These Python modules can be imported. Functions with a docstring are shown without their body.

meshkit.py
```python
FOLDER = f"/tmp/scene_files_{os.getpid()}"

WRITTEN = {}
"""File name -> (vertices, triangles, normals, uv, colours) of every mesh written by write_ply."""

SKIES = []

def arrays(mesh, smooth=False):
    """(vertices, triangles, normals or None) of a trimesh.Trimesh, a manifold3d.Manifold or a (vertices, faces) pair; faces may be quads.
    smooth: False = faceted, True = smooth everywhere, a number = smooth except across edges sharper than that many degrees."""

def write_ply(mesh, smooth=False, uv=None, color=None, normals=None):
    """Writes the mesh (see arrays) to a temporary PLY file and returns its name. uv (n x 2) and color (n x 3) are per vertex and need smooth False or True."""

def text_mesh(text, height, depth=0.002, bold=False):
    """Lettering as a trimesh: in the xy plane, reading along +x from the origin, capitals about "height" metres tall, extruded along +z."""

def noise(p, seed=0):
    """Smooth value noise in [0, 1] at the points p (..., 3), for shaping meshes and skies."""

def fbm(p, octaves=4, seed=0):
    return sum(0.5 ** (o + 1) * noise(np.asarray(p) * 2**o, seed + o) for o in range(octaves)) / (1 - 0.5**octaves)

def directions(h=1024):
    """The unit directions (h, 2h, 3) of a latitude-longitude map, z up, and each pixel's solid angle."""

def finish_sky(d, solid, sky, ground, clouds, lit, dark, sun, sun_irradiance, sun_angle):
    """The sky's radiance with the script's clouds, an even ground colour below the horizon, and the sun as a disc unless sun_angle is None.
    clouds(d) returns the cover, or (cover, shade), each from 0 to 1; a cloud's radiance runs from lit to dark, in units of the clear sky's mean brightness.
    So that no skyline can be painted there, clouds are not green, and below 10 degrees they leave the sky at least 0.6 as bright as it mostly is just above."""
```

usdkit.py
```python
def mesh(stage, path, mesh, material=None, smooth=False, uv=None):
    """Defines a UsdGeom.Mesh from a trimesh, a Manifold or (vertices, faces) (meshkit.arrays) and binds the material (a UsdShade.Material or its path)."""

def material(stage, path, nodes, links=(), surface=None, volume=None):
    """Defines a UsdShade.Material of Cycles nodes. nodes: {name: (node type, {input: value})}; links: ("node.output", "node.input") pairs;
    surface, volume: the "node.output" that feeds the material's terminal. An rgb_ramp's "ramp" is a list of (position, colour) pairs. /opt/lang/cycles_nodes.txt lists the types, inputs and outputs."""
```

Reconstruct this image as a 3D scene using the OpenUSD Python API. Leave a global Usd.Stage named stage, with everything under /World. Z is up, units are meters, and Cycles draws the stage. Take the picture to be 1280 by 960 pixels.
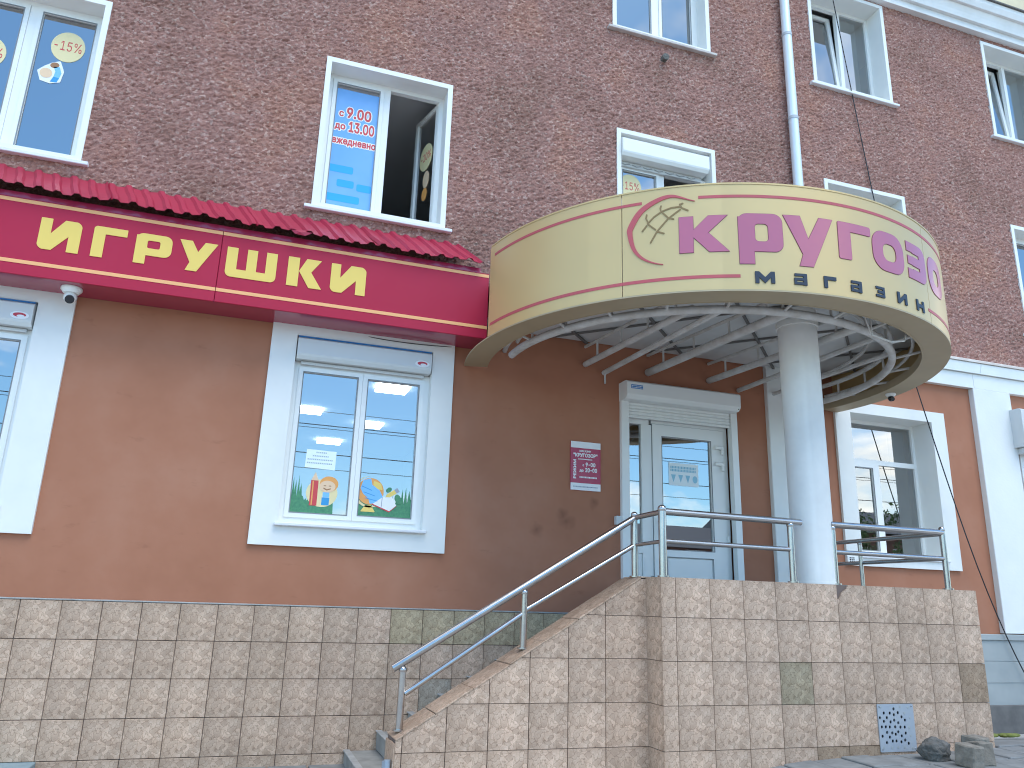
import math, glob
import numpy as np, trimesh, usdkit, meshkit
from shapely.geometry import Polygon, LineString, Point, box as sbox
from shapely.ops import unary_union
from shapely import affinity
from pxr import Usd, UsdGeom, UsdLux, UsdShade, Gf

rng = np.random.default_rng(7)
stage = Usd.Stage.CreateInMemory()
UsdGeom.SetStageUpAxis(stage, UsdGeom.Tokens.z)
UsdGeom.SetStageMetersPerUnit(stage, 1.0)
UsdGeom.Xform.Define(stage, '/World')
UsdGeom.Scope.Define(stage, '/World/Looks')

# ------------------------------------------------------------------ camera
CAM = np.array([1.62922217, -7.44649835, 1.38525056])
RIGHT = np.array([0.9461721794841658, -0.3222876475724971, 0.029814073729859718])
DOWN = np.array([0.11429924926359941, 0.24653313127134888, -0.962370561064355])
FWD = np.array([0.302809987265878, 0.9139759774784728, 0.27010002629453606])
FPX = 975.8258622321206
EXPOSURE = 0.86
cam = UsdGeom.Camera.Define(stage, '/World/camera')
m = np.eye(4)
m[0, :3], m[1, :3], m[2, :3], m[3, :3] = RIGHT, -DOWN, -FWD, CAM
cam.AddTransformOp().Set(Gf.Matrix4d(m.tolist()))
cam.CreateHorizontalApertureAttr(36.0)
cam.CreateVerticalApertureAttr(27.0)
cam.CreateFocalLengthAttr(36.0 * FPX / 1280.0)
cam.CreateExposureAttr(EXPOSURE)

# ------------------------------------------------------------------ sky and sun
SUN_DIR = np.array([0.15, -0.45, 0.88]); SUN_DIR /= np.linalg.norm(SUN_DIR)
ELEV, ROT = math.asin(SUN_DIR[2]), math.atan2(SUN_DIR[0], SUN_DIR[1])
SKY_STRENGTH, SUN_INT = 0.128, 0.30
usdkit.material(stage, '/World/Looks/sky_look', {
    'tc': ('texture_coordinate', {}),
    'sx': ('separate_xyz', {}),
    'zc': ('math', {'math_type': 'maximum', 'value2': 0.0}),
    'za': ('math', {'math_type': 'add', 'value2': 0.22}),
    'px': ('math', {'math_type': 'divide'}), 'py': ('math', {'math_type': 'divide'}),
    'cv': ('combine_xyz', {'z': 7.7}), 'cl': ('mapping', {'location': (2.1, 1.1, 0.0)}),
    'n': ('noise_texture', {'scale': 0.95, 'detail': 7.0, 'roughness': 0.56, 'distortion': 0.25}),
    'r': ('rgb_ramp', {'ramp': [(0.0, (0, 0, 0)), (0.52, (0, 0, 0)), (0.62, (.8, .8, .8)), (1.0, (1, 1, 1))]}),
    'n2': ('noise_texture', {'scale': 2.6, 'detail': 6.0, 'roughness': 0.55}),
    'r2': ('rgb_ramp', {'ramp': [(0.3, (10.0, 9.75, 8.7)), (0.65, (15.8, 15.1, 13.4))]}),
    'sky': ('sky_texture', {'sky_type': 'single_scattering', 'sun_disc': False, 'sun_elevation': ELEV, 'sun_rotation': ROT, 'altitude': 100.0, 'air_density': 1.0, 'aerosol_density': 0.6, 'ozone_density': 1.6}),
    'tint': ('mix', {'mix_type': 'multiply', 'fac': 1.0, 'color2': (0.84, 1.24, 1.42)}),
    'mix': ('mix', {'mix_type': 'mix'}),
    'bg': ('background_shader', {'strength': SKY_STRENGTH}),
}, [('tc.generated', 'sx.vector'), ('sx.z', 'zc.value1'), ('zc.value', 'za.value1'), ('sx.x', 'px.value1'), ('za.value', 'px.value2'),
    ('sx.y', 'py.value1'), ('za.value', 'py.value2'), ('px.value', 'cv.x'), ('py.value', 'cv.y'), ('cv.vector', 'cl.vector'), ('cl.vector', 'n.vector'), ('n.fac', 'r.fac'),
    ('cv.vector', 'n2.vector'), ('n2.fac', 'r2.fac'), ('sky.color', 'tint.color1'), ('tint.color', 'mix.color1'), ('r2.color', 'mix.color2'), ('r.color', 'mix.fac'), ('mix.color', 'bg.color')],
    surface='bg.background')
dome = UsdLux.DomeLight.Define(stage, '/World/sky')
UsdShade.MaterialBindingAPI.Apply(dome.GetPrim()).Bind(UsdShade.Material.Get(stage, '/World/Looks/sky_look'))
dome.GetPrim().SetCustomDataByKey('kind', 'structure')
sun = UsdLux.DistantLight.Define(stage, '/World/sun')
sun.CreateIntensityAttr(SUN_INT); sun.CreateAngleAttr(40.0); sun.CreateNormalizeAttr(True)
sun.CreateColorAttr(Gf.Vec3f(1.0, 0.94, 0.85))
zax = SUN_DIR; xax = np.cross([0, 0, 1.0], zax); xax /= np.linalg.norm(xax); yax = np.cross(zax, xax)
m = np.eye(4); m[0, :3], m[1, :3], m[2, :3] = xax, yax, zax
sun.AddTransformOp().Set(Gf.Matrix4d(m.tolist()))

# ------------------------------------------------------------------ materials
def pm(name, color, rough=0.6, metal=0.0, var=None, var_scale=3.0, bump=None, coat=0.0, spec=0.5, coords='position', detail=5.0, emit=None, stretch=None):
    """principled material; var = second colour reached by noise; bump = (scale, strength, distance)"""
    P = {'base_color': color, 'roughness': rough, 'metallic': metal, 'coat_weight': coat, 'coat_roughness': 0.12, 'specular_ior_level': spec}
    if emit:
        P.update({'emission_color': color, 'emission_strength': emit})
    nodes, links = {'p': ('principled_bsdf', P)}, []
    src = 'geo.position'
    if var is not None or bump is not None:
        nodes['geo'] = ('geometry', {})
        if stretch:
            nodes['map'] = ('mapping', {'scale': stretch}); links.append(('geo.position', 'map.vector')); src = 'map.vector'
    if var is not None:
        nodes['n'] = ('noise_texture', {'scale': var_scale, 'detail': detail, 'roughness': 0.6})
        nodes['r'] = ('rgb_ramp', {'ramp': [(0.32, color), (0.68, var)]})
        links += [(src, 'n.vector'), ('n.fac', 'r.fac'), ('r.color', 'p.base_color')]
    if bump is not None:
        nodes['bn'] = ('noise_texture', {'scale': bump[0], 'detail': 4.0, 'roughness': 0.6})
        nodes['b'] = ('bump', {'strength': bump[1], 'distance': bump[2]})
        links += [('geo.position', 'bn.vector'), ('bn.fac', 'b.height'), ('b.normal', 'p.normal')]
    return usdkit.material(stage, '/World/Looks/' + name, nodes, links, surface='p.BSDF')

M = {}
def mat(name, *a, **k):
    M[name] = pm(name, *a, **k)

def pebble_look():
    nodes = {'geo': ('geometry', {}),
             'v': ('voronoi_texture', {'scale': 42.0, 'randomness': 1.0}),
             'sep': ('separate_color', {}),
             'rs': ('rgb_ramp', {'ramp': [(0.0, (.31, .157, .128)), (0.5, (.365, .193, .158)), (0.85, (.42, .238, .198)), (0.97, (.51, .335, .285))]}),
             'n': ('noise_texture', {'scale': 0.9, 'detail': 6.0, 'roughness': 0.62}),
             'rn': ('rgb_ramp', {'ramp': [(0.33, (0.80, 0.80, 0.76)), (0.5, (1, 1, 1)), (0.68, (1.10, 1.02, 0.90))]}),
             'mul': ('mix', {'mix_type': 'multiply', 'fac': 1.0}),
             'n2': ('noise_texture', {'scale': 95.0, 'detail': 5.0, 'roughness': 0.75}),
             'b': ('bump', {'strength': 1.0, 'distance': 0.012}),
             'p': ('principled_bsdf', {'roughness': 0.92, 'specular_ior_level': 0.2})}
    links = [('geo.position', 'v.vector'), ('v.color', 'sep.color'), ('sep.r', 'rs.fac'), ('geo.position', 'n.vector'), ('n.fac', 'rn.fac'),
             ('rs.color', 'mul.color1'), ('rn.color', 'mul.color2'), ('mul.color', 'p.base_color'), ('geo.position', 'n2.vector'), ('n2.fac', 'b.height'), ('b.normal', 'p.normal')]
    M['pebble'] = usdkit.material(stage, '/World/Looks/pebble', nodes, links, surface='p.BSDF')
pebble_look()

SMUDGES = [(4.73, 2.20, 9, 13), (4.68, 2.27, 12, 12), (5.03, 2.42, 14, 13), (4.41, 2.10, 12, 11)]
def stucco_look():
    nodes = {'geo': ('geometry', {}),
             'n': ('noise_texture', {'scale': 1.1, 'detail': 7.0, 'roughness': 0.62}),
             'r': ('rgb_ramp', {'ramp': [(0.30, (.355, .146, .082)), (0.5, (.395, .168, .098)), (0.70, (.43, .20, .124))]}),
             'mp': ('mapping', {'scale': (1.6, 1.0, 4.5)}),
             'n3': ('noise_texture', {'scale': 1.7, 'detail': 6.0, 'roughness': 0.7}),
             'r3': ('rgb_ramp', {'ramp': [(0.0, (.62, .60, .60)), (0.30, (.86, .85, .85)), (0.40, (1, 1, 1)), (1.0, (1, 1, 1))]}),
             'mul': ('mix', {'mix_type': 'multiply', 'fac': 1.0}),
             'sd': ('noise_texture', {'scale': 9.0, 'detail': 4.0}),
             'sm': ('mix', {'mix_type': 'linear_light', 'fac': 0.06}),
             **{'q%d' % i: ('vector_math', {'math_type': 'multiply_add', 'vector2': (sx, 1, sz), 'vector3': (-x * sx, 0, -z * sz)}) for i, (x, z, sx, sz) in enumerate(SMUDGES)},
             **{'l%d' % i: ('vector_math', {'math_type': 'length'}) for i in range(len(SMUDGES))},
             **{'x%d' % i: ('math', {'math_type': 'minimum'}) for i in range(len(SMUDGES))},
             'sr': ('rgb_ramp', {'ramp': [(0.0, (.66, .66, .66)), (0.45, (.82, .82, .82)), (1.0, (1, 1, 1))]}),
             'mul2': ('mix', {'mix_type': 'multiply', 'fac': 1.0}),
             'n2': ('noise_texture', {'scale': 130.0, 'detail': 3.0}),
             'n4': ('noise_texture', {'scale': 5.0, 'detail': 3.0}),
             'ad': ('math', {'math_type': 'multiply_add', 'value2': 0.25}),
             'b': ('bump', {'strength': 0.35, 'distance': 0.006}),
             'p': ('principled_bsdf', {'roughness': 0.85, 'specular_ior_level': 0.3})}
    links = [('geo.position', 'n.vector'), ('n.fac', 'r.fac'), ('geo.position', 'mp.vector'), ('mp.vector', 'n3.vector'), ('n3.fac', 'r3.fac'),
             ('r.color', 'mul.color1'), ('r3.color', 'mul.color2'), ('mul.color', 'mul2.color1'), ('sr.color', 'mul2.color2'), ('mul2.color', 'p.base_color'), ('geo.position', 'sd.vector'), ('geo.position', 'sm.color1'), ('sd.color', 'sm.color2'), ('geo.position', 'n2.vector'), ('geo.position', 'n4.vector'),
             ('n2.fac', 'ad.value1'), ('n4.fac', 'ad.value3'), ('ad.value', 'b.height'), ('b.normal', 'p.normal')]
    for i in range(len(SMUDGES)):
        links += [('sm.color', 'q%d.vector1' % i), ('q%d.vector' % i, 'l%d.vector1' % i), ('l%d.value' % i, 'x%d.value1' % i)]
        if i: links.append(('x%d.value' % (i - 1), 'x%d.value2' % i))
        else: nodes['x0'] = ('math', {'math_type': 'minimum', 'value2': 1.0})
    links.append(('x%d.value' % (len(SMUDGES) - 1), 'sr.fac'))
    M['stucco'] = usdkit.material(stage, '/World/Looks/stucco', nodes, links, surface='p.BSDF')
stucco_look()

def tile_look(name, tone, sat=(1, 1, 1)):
    """printed stone tile: every tile carries the same print, laid out in the tile's own coordinates"""
    c = lambda r, g, b: (r * tone * sat[0], g * tone * sat[1], b * tone * sat[2])
    nodes = {'tc': ('texture_coordinate', {}),
             'dn': ('noise_texture', {'scale': 14.0, 'detail': 4.0}),
             'dm': ('mix', {'mix_type': 'linear_light', 'fac': 0.06}),
             'vc': ('voronoi_texture', {'scale': 21.0}), 'vs': ('separate_color', {}), 'vcr': ('rgb_ramp', {'ramp': [(0.0, (.86, .85, .84)), (0.5, (1, 1, 1)), (1.0, (1.15, 1.15, 1.15))]}), 'm5': ('mix', {'mix_type': 'multiply', 'fac': 1.0}),
             'v': ('voronoi_texture', {'scale': 21.0, 'feature': 'distance_to_edge'}),
             'vr': ('rgb_ramp', {'ramp': [(0.0, (.50, .46, .42)), (0.03, (.80, .78, .76)), (0.06, (1.02, 1.02, 1.02)), (0.12, (1.06, 1.07, 1.08)), (0.3, (1, 1, 1))]}),
             'v2': ('voronoi_texture', {'scale': 75.0, 'feature': 'distance_to_edge'}),
             'vr2': ('rgb_ramp', {'ramp': [(0.0, (.72, .70, .68)), (0.06, (.98, .98, .98)), (0.3, (1.07, 1.07, 1.07))]}),
             'n': ('noise_texture', {'scale': 11.0, 'detail': 9.0, 'roughness': 0.74}),
             'r': ('rgb_ramp', {'ramp': [(0.30, c(.40, .288, .212)), (0.5, c(.475, .36, .275)), (0.70, c(.575, .46, .365))]}),
             'dist': ('vector_math', {'math_type': 'distance', 'vector2': (.185, 0.0, .165)}),
             'dr': ('rgb_ramp', {'ramp': [(0.0, (1.16, 1.17, 1.18)), (0.09, (1.05, 1.05, 1.05)), (0.17, (.96, .955, .95)), (0.3, (.93, .92, .91))]}),
             'm1': ('mix', {'mix_type': 'multiply', 'fac': 1.0}), 'm2': ('mix', {'mix_type': 'multiply', 'fac': 0.85}), 'm3': ('mix', {'mix_type': 'multiply', 'fac': 0.45}),
             'geo': ('geometry', {}),
             'wn': ('noise_texture', {'scale': 1.3, 'detail': 5.0, 'roughness': 0.65}),
             'wr': ('rgb_ramp', {'ramp': [(0.3, (.86, .85, .83)), (0.55, (1, 1, 1)), (0.75, (1.04, 1.02, 1.0))]}),
             'm4': ('mix', {'mix_type': 'multiply', 'fac': 0.9}),
             'b': ('bump', {'strength': 0.3, 'distance': 0.004}),
             'p': ('principled_bsdf', {'roughness': 0.55, 'specular_ior_level': 0.35})}
    links = [('tc.object', 'dn.vector'), ('tc.object', 'dm.color1'), ('dn.color', 'dm.color2'), ('dm.color', 'v.vector'), ('v.distance', 'vr.fac'),
             ('dm.color', 'v2.vector'), ('v2.distance', 'vr2.fac'), ('tc.object', 'n.vector'), ('n.fac', 'r.fac'), ('tc.object', 'dist.vector1'), ('dist.value', 'dr.fac'),
             ('r.color', 'm1.color1'), ('dr.color', 'm1.color2'), ('m1.color', 'm2.color1'), ('vr.color', 'm2.color2'), ('m2.color', 'm3.color1'), ('vr2.color', 'm3.color2'),
             ('geo.position', 'wn.vector'), ('wn.fac', 'wr.fac'), ('dm.color', 'vc.vector'), ('vc.color', 'vs.color'), ('vs.r', 'vcr.fac'), ('m3.color', 'm5.color1'), ('vcr.color', 'm5.color2'), ('m5.color', 'm4.color1'), ('wr.color', 'm4.color2'), ('m4.color', 'p.base_color'),
             ('v.distance', 'b.height'), ('b.normal', 'p.normal')]
    M[name] = usdkit.material(stage, '/World/Looks/' + name, nodes, links, surface='p.BSDF')
for i, t in enumerate((0.94, 1.0, 1.06)):
    tile_look('tile_pink_%s' % 'abc'[i], t * 1.0, (1.06, .97, .91))
    tile_look('tile_grey_%s' % 'abc'[i], t * .98, (1.05, .97, .905))
tile_look('tile_olive', 0.68, (0.97, 1.0, .86))
tile_look('tile_brown', 0.70, (1.0, .90, .78))
tile_look('tile_moss', 0.92, (1.0, 1.0, .82))
tile_look('tile_slate', 0.82, (0.92, 1.0, 1.02))

mat('grout', (.17, .125, .105), .95)
mat('concrete', (.30, .29, .27), .95, var=(.42, .41, .39), var_scale=9, bump=(60, .5, .01))
mat('white_paint', (.80, .795, .755), .6, var=(.74, .74, .71), var_scale=2.2, bump=(45, .12, .004))
mat('white_plaster', (.80, .795, .755), .75, var=(.73, .73, .70), var_scale=1.6, bump=(30, .25, .006))
mat('upvc', (.81, .81, .78), .32)
mat('upvc_seam', (.22, .23, .24), .6)
mat('shutter_grey', (.60, .61, .60), .4)
mat('shutter_dark', (.30, .31, .32), .5)
mat('sill_metal', (.74, .74, .75), .45)
mat('sill_dirty', (.46, .40, .37), .8, var=(.62, .57, .54), var_scale=7)
mat('fascia_red', (.41, .008, .038), .5, coat=.04, var=(.43, .015, .05), var_scale=.8, spec=.3)
mat('soffit_red', (.34, .022, .07), .22, coat=.5)
mat('roof_red', (.38, .010, .045), .5, coat=.1, var=(.32, .010, .04), var_scale=1.5)
mat('trim_orange', (.86, .42, .17), .5)
mat('letter_yellow', (.80, .56, .12), .5)
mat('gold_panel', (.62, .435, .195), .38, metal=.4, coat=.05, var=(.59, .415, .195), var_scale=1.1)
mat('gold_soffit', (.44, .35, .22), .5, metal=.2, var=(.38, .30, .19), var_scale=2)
mat('wine_line', (.44, .075, .085), .45)
mat('wine_letter', (.45, .12, .175), .30, metal=.15, coat=.3)
mat('letter_edge', (.20, .05, .08), .5)
mat('navy_letter', (.014, .024, .045), .5)
mat('globe_line', (.22, .14, .05), .55)
mat('steel', (.50, .475, .455), .20, metal=1.0, var=(.43, .41, .40), var_scale=6)
mat('pipe_white', (.62, .61, .585), .6, var=(.46, .43, .39), var_scale=7)
mat('ceiling_sheet', (.66, .66, .65), .55, var=(.55, .55, .53), var_scale=1.8)
mat('ceiling_batten', (.16, .15, .14), .7)
mat('column_white', (.80, .785, .74), .7, var=(.70, .685, .65), var_scale=2.6, bump=(55, .2, .004))
mat('downpipe_metal', (.74, .78, .80), .33, metal=.25)
mat('downpipe_seam', (.45, .48, .5), .5)
mat('cable_black', (.02, .02, .022), .6)
mat('dark_hole', (.012, .012, .014), .9)
mat('lens_black', (.015, .015, .018), .12)
mat('vent_paint', (.32, .355, .40), .45, var=(.37, .39, .41), var_scale=9)
mat('cornice_paint', (.78, .78, .77), .7, var=(.66, .66, .64), var_scale=2)
mat('band_cap', (.60, .52, .46), .85, var=(.72, .66, .6), var_scale=6)
mat('attic_cream', (.72, .63, .42), .85, var=(.62, .52, .36), var_scale=2.5)
mat('plinth_blue', (.30, .325, .32), .8, var=(.37, .39, .38), var_scale=2.2)
mat('plinth_dark', (.11, .105, .10), .9, var=(.16, .15, .14), var_scale=6)
mat('paving', (.17, .168, .16), .85, var=(.25, .25, .24), var_scale=8, bump=(70, .3, .005))
mat('paving_teal', (.20, .27, .29), .85, var=(.26, .33, .35), var_scale=8)
mat('ground_dirt', (.34, .325, .305), .95, var=(.42, .405, .38), var_scale=5)
mat('moss', (.13, .17, .035), .95, var=(.22, .22, .06), var_scale=14)
mat('block_grey', (.17, .145, .115), .95, var=(.26, .23, .19), var_scale=15, bump=(50, .6, .01))
mat('rock_dark', (.10, .092, .08), .95, var=(.17, .16, .145), var_scale=18, bump=(40, .8, .02))
mat('step_concrete', (.24, .23, .21), .9, var=(.33, .32, .29), var_scale=7, bump=(60, .3, .006))
mat('conduit_blue', (.30, .36, .42), .4, metal=.3)
mat('room_wall', (.52, .51, .49), .9)
mat('room_ceiling', (.80, .80, .79), .9)
mat('lamp_panel', (1.0, 1.0, .97), .5, emit=3.2)
mat('lamp_panel_dim', (1.0, 1.0, .97), .5, emit=5.0)
mat('poster_blue', (.15, .37, .72), .25, coat=.5, var=(.20, .42, .76), var_scale=1.6)
mat('poster_line', (.03, .36, .78), .3)
mat('sticker_red', (.60, .065, .07), .5)
mat('sticker_white', (.82, .82, .82), .5)
mat('sticker_cream', (.78, .66, .36), .5)
mat('sticker_skin', (.80, .56, .36), .5)
mat('sticker_blue', (.04, .30, .60), .5)
mat('sticker_lightblue', (.20, .50, .86), .5)
mat('sticker_orange', (.80, .36, .10), .5)
mat('sticker_yellow', (.82, .60, .16), .5)
mat('sticker_brown', (.34, .16, .07), .5)
mat('sticker_green', (.05, .20, .11), .5, var=(.09, .30, .14), var_scale=40)
mat('sticker_grey', (.34, .36, .42), .5)
mat('plaque_red', (.40, .010, .06), .3, coat=.3)
mat('label_blue', (.03, .20, .52), .4)
mat('shutter_sign_red', (.50, .03, .05), .4)
mat('paper_white', (.82, .90, .92), .6)
mat('notice_blue', (.30, .58, .72), .5)
mat('ink_grey', (.42, .50, .52), .6)
mat('facade_brick', (.22, .10, .08), .9, var=(.28, .14, .11), var_scale=1)
mat('roof_grey', (.14, .14, .15), .8)
mat('far_window', (.30, .32, .34), .3)
mat('bark', (.09, .07, .05), .9)
mat('leaf_green', (.05, .09, .025), .7, var=(.08, .13, .035), var_scale=1.5)
mat('pole_grey', (.3, .29, .28), .9)
mat('shell_wall', (.36, .19, .15), .9)

def glass_look(name, tint, ior):
    M[name] = usdkit.material(stage, '/World/Looks/' + name, {
        'fr': ('fresnel', {'IOR': ior}),
        't': ('transparent_bsdf', {'color': tint}),
        'g': ('glossy_bsdf', {'color': (1, 1, 1), 'roughness': 0.0}),
        'm': ('mix_closure', {})}, [('fr.fac', 'm.fac'), ('t.BSDF', 'm.closure1'), ('g.BSDF', 'm.closure2')], surface='m.closure')
glass_look('pane_glass', (.72, .80, .84), 4.0)

# ------------------------------------------------------------------ scene helpers
used = {}
def numbered(parent, name):
    k = (parent, name); n = used.get(k, 0); used[k] = n + 1
    return '%s/%s' % (parent, name if n == 0 else '%s_%03d' % (name, n))

def tag(prim, label=None, cat=None, group=None, kind=None):
    for k, v in (('label', label), ('category', cat), ('group', group), ('kind', kind)):
        if v: prim.SetCustomDataByKey(k, v)

def thing(name, label, cat, loc=(0, 0, 0), group=None, kind=None):
    path = numbered('/World', name)
    x = UsdGeom.Xform.Define(stage, path)
    if any(loc): x.AddTranslateOp().Set(Gf.Vec3d(*map(float, loc)))
    tag(x.GetPrim(), label, cat, group, kind)
    return path

def obj(parent, name, mesh, material, label=None, smooth=False, loc=None, rotz=0, kind=None, cat=None, group=None):
    if isinstance(mesh, (list,)): mesh = cat_(mesh)
    path = numbered(parent, name)
    g = usdkit.mesh(stage, path, mesh, M[material], smooth=smooth)
    if loc is not None:
        g.AddTranslateOp().Set(Gf.Vec3d(*map(float, loc)))
        if rotz: g.AddRotateZOp().Set(float(rotz))
    tag(g.GetPrim(), label, cat, group, kind)
    return path

def cat_(ms):
    return trimesh.util.concatenate([x for x in ms if x is not None])

def bx(x0, x1, y0, y1, z0, z1):
    b = trimesh.creation.box([x1 - x0, y1 - y0, z1 - z0]); b.apply_translation([(x0 + x1) / 2, (y0 + y1) / 2, (z0 + z1) / 2]); return b

def cbx(x0, x1, y0, y1, z0, z1, c=.006):
    c = min(c, (x1 - x0) * .45, (y1 - y0) * .45, (z1 - z0) * .45)
    pts = []
    for sx in (0, 1):
        for sy in (0, 1):
            for sz in (0, 1):
                p = np.array([(x0, x1)[sx], (y0, y1)[sy], (z0, z1)[sz]]); d = np.array([1 - 2 * sx, 1 - 2 * sy, 1 - 2 * sz]) * c
                for k in range(3):
                    q = p + d; q[k] = p[k]; pts.append(q)
    return trimesh.convex.convex_hull(np.array(pts))

def polys(s):
    return [g for g in getattr(s, 'geoms', [s]) if g.geom_type == 'Polygon' and g.area > 1e-8]

def ex(shape, y0, y1):
    """shapely polygon in (x, z), extruded from y0 (front) to y1 (back)"""
    out = []
    for g in polys(shape):
        e = trimesh.creation.extrude_polygon(g, y1 - y0, engine='earcut')
        v = e.vertices
        e.vertices = np.stack([v[:, 0], y0 + (y1 - y0) - v[:, 2], v[:, 1]], 1)
        out.append(e)
    return cat_(out)

def ring(x0, x1, z0, z1, t, y0, y1):
    t = (t,) * 4 if np.ndim(t) == 0 else t   # left right bottom top
    return ex(sbox(x0, z0, x1, z1).difference(sbox(x0 + t[0], z0 + t[2], x1 - t[1], z1 - t[3])), y0, y1)

def tube(pts, r, n=10, cap=True):
    pts = np.asarray(pts, float); rr = np.full(len(pts), r) if np.ndim(r) == 0 else np.asarray(r, float)
    t = np.gradient(pts, axis=0); t /= np.linalg.norm(t, axis=1)[:, None]
    ref = np.array([0, 0, 1.0]) if abs(t[0, 2]) < .9 else np.array([1.0, 0, 0])
    a = ref - t[0] * (ref @ t[0]); a /= np.linalg.norm(a); V = []
    for i in range(len(pts)):
        a = a - t[i] * (a @ t[i]); a /= np.linalg.norm(a); b = np.cross(t[i], a)
        th = np.arange(n) * 2 * np.pi / n
        V.append(pts[i] + rr[i] * (np.cos(th)[:, None] * a + np.sin(th)[:, None] * b))
    V = np.vstack(V); F = []
    for i in range(len(pts) - 1):
        for k in range(n):
            k2 = (k + 1) % n; F += [[i * n + k, i * n + k2, (i + 1) * n + k2], [i * n + k, (i + 1) * n + k2, (i + 1) * n + k]]
    if cap:
        c0, c1 = len(V), len(V) + 1; V = np.vstack([V, pts[0], pts[-1]]); L = (len(pts) - 1) * n
        for k in range(n):
            k2 = (k + 1) % n; F += [[c0, k2, k], [c1, L + k, L + k2]]
    return trimesh.Trimesh(V, np.array(F), process=False)

def disc_poly(x, z, a, b=None, n=28, rot=0):
    return affinity.translate(affinity.rotate(affinity.scale(Point(0, 0).buffer(1, n // 4), a, b or a), rot), x, z)

def rnd(p, r):   # rounds convex corners
    return p.buffer(-r).buffer(r, 6)

def quad(x0, x1, y, z0, z1):
    return trimesh.Trimesh([[x0, y, z0], [x1, y, z0], [x1, y, z1], [x0, y, z1]], [[0, 1, 2], [0, 2, 3]], process=False)

_font = None
def text_poly(s, h, bold=True, w=None):
    """shapely text, lower-left at the origin, capitals h tall; w = fitted width"""
    global _font
    from PIL import Image, ImageDraw, ImageFont
    if _font is None: _font = ImageFont.truetype(glob.glob('/opt/blender-*/*/datafiles/fonts/Inter.woff2')[0], 72)
    st = 3 if bold else 0
    x0, y0, x1, y1 = _font.getbbox(s, anchor='ls', stroke_width=st)
    im = Image.new('L', (x1 - x0 + 8, y1 - y0 + 8))
    ImageDraw.Draw(im).text((4 - x0, 4 - y0), s, 255, _font, anchor='ls', stroke_width=st)
    on = np.pad(np.asarray(im) > 127, ((0, 0), (1, 1))).astype(np.int8)
    rows, starts = np.nonzero(np.diff(on, axis=1) == 1); ends = np.nonzero(np.diff(on, axis=1) == -1)[1]
    sh = unary_union([sbox(a, -r - 1, b, -r) for r, a, b in zip(rows, starts, ends)]).buffer(.8).buffer(-.8).simplify(.9)
    k = h / 53.0
    sh = affinity.affine_transform(sh, [k, 0, 0, k, -4 * k, (4 - y0) * k])
    bx0, by0, bx1, by1 = sh.bounds
    sh = affinity.translate(sh, -bx0, 0)
    if w: sh = affinity.scale(sh, w / (bx1 - bx0), 1, origin=(0, 0))
    return sh

def put(shape, x, z, center=False, sx=1.0, rot=0):
    if rot: shape = affinity.rotate(shape, rot, origin=(0, 0))
    b = shape.bounds
    return affinity.translate(shape, x - ((b[0] + b[2]) / 2 if center else 0), z)

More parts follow.
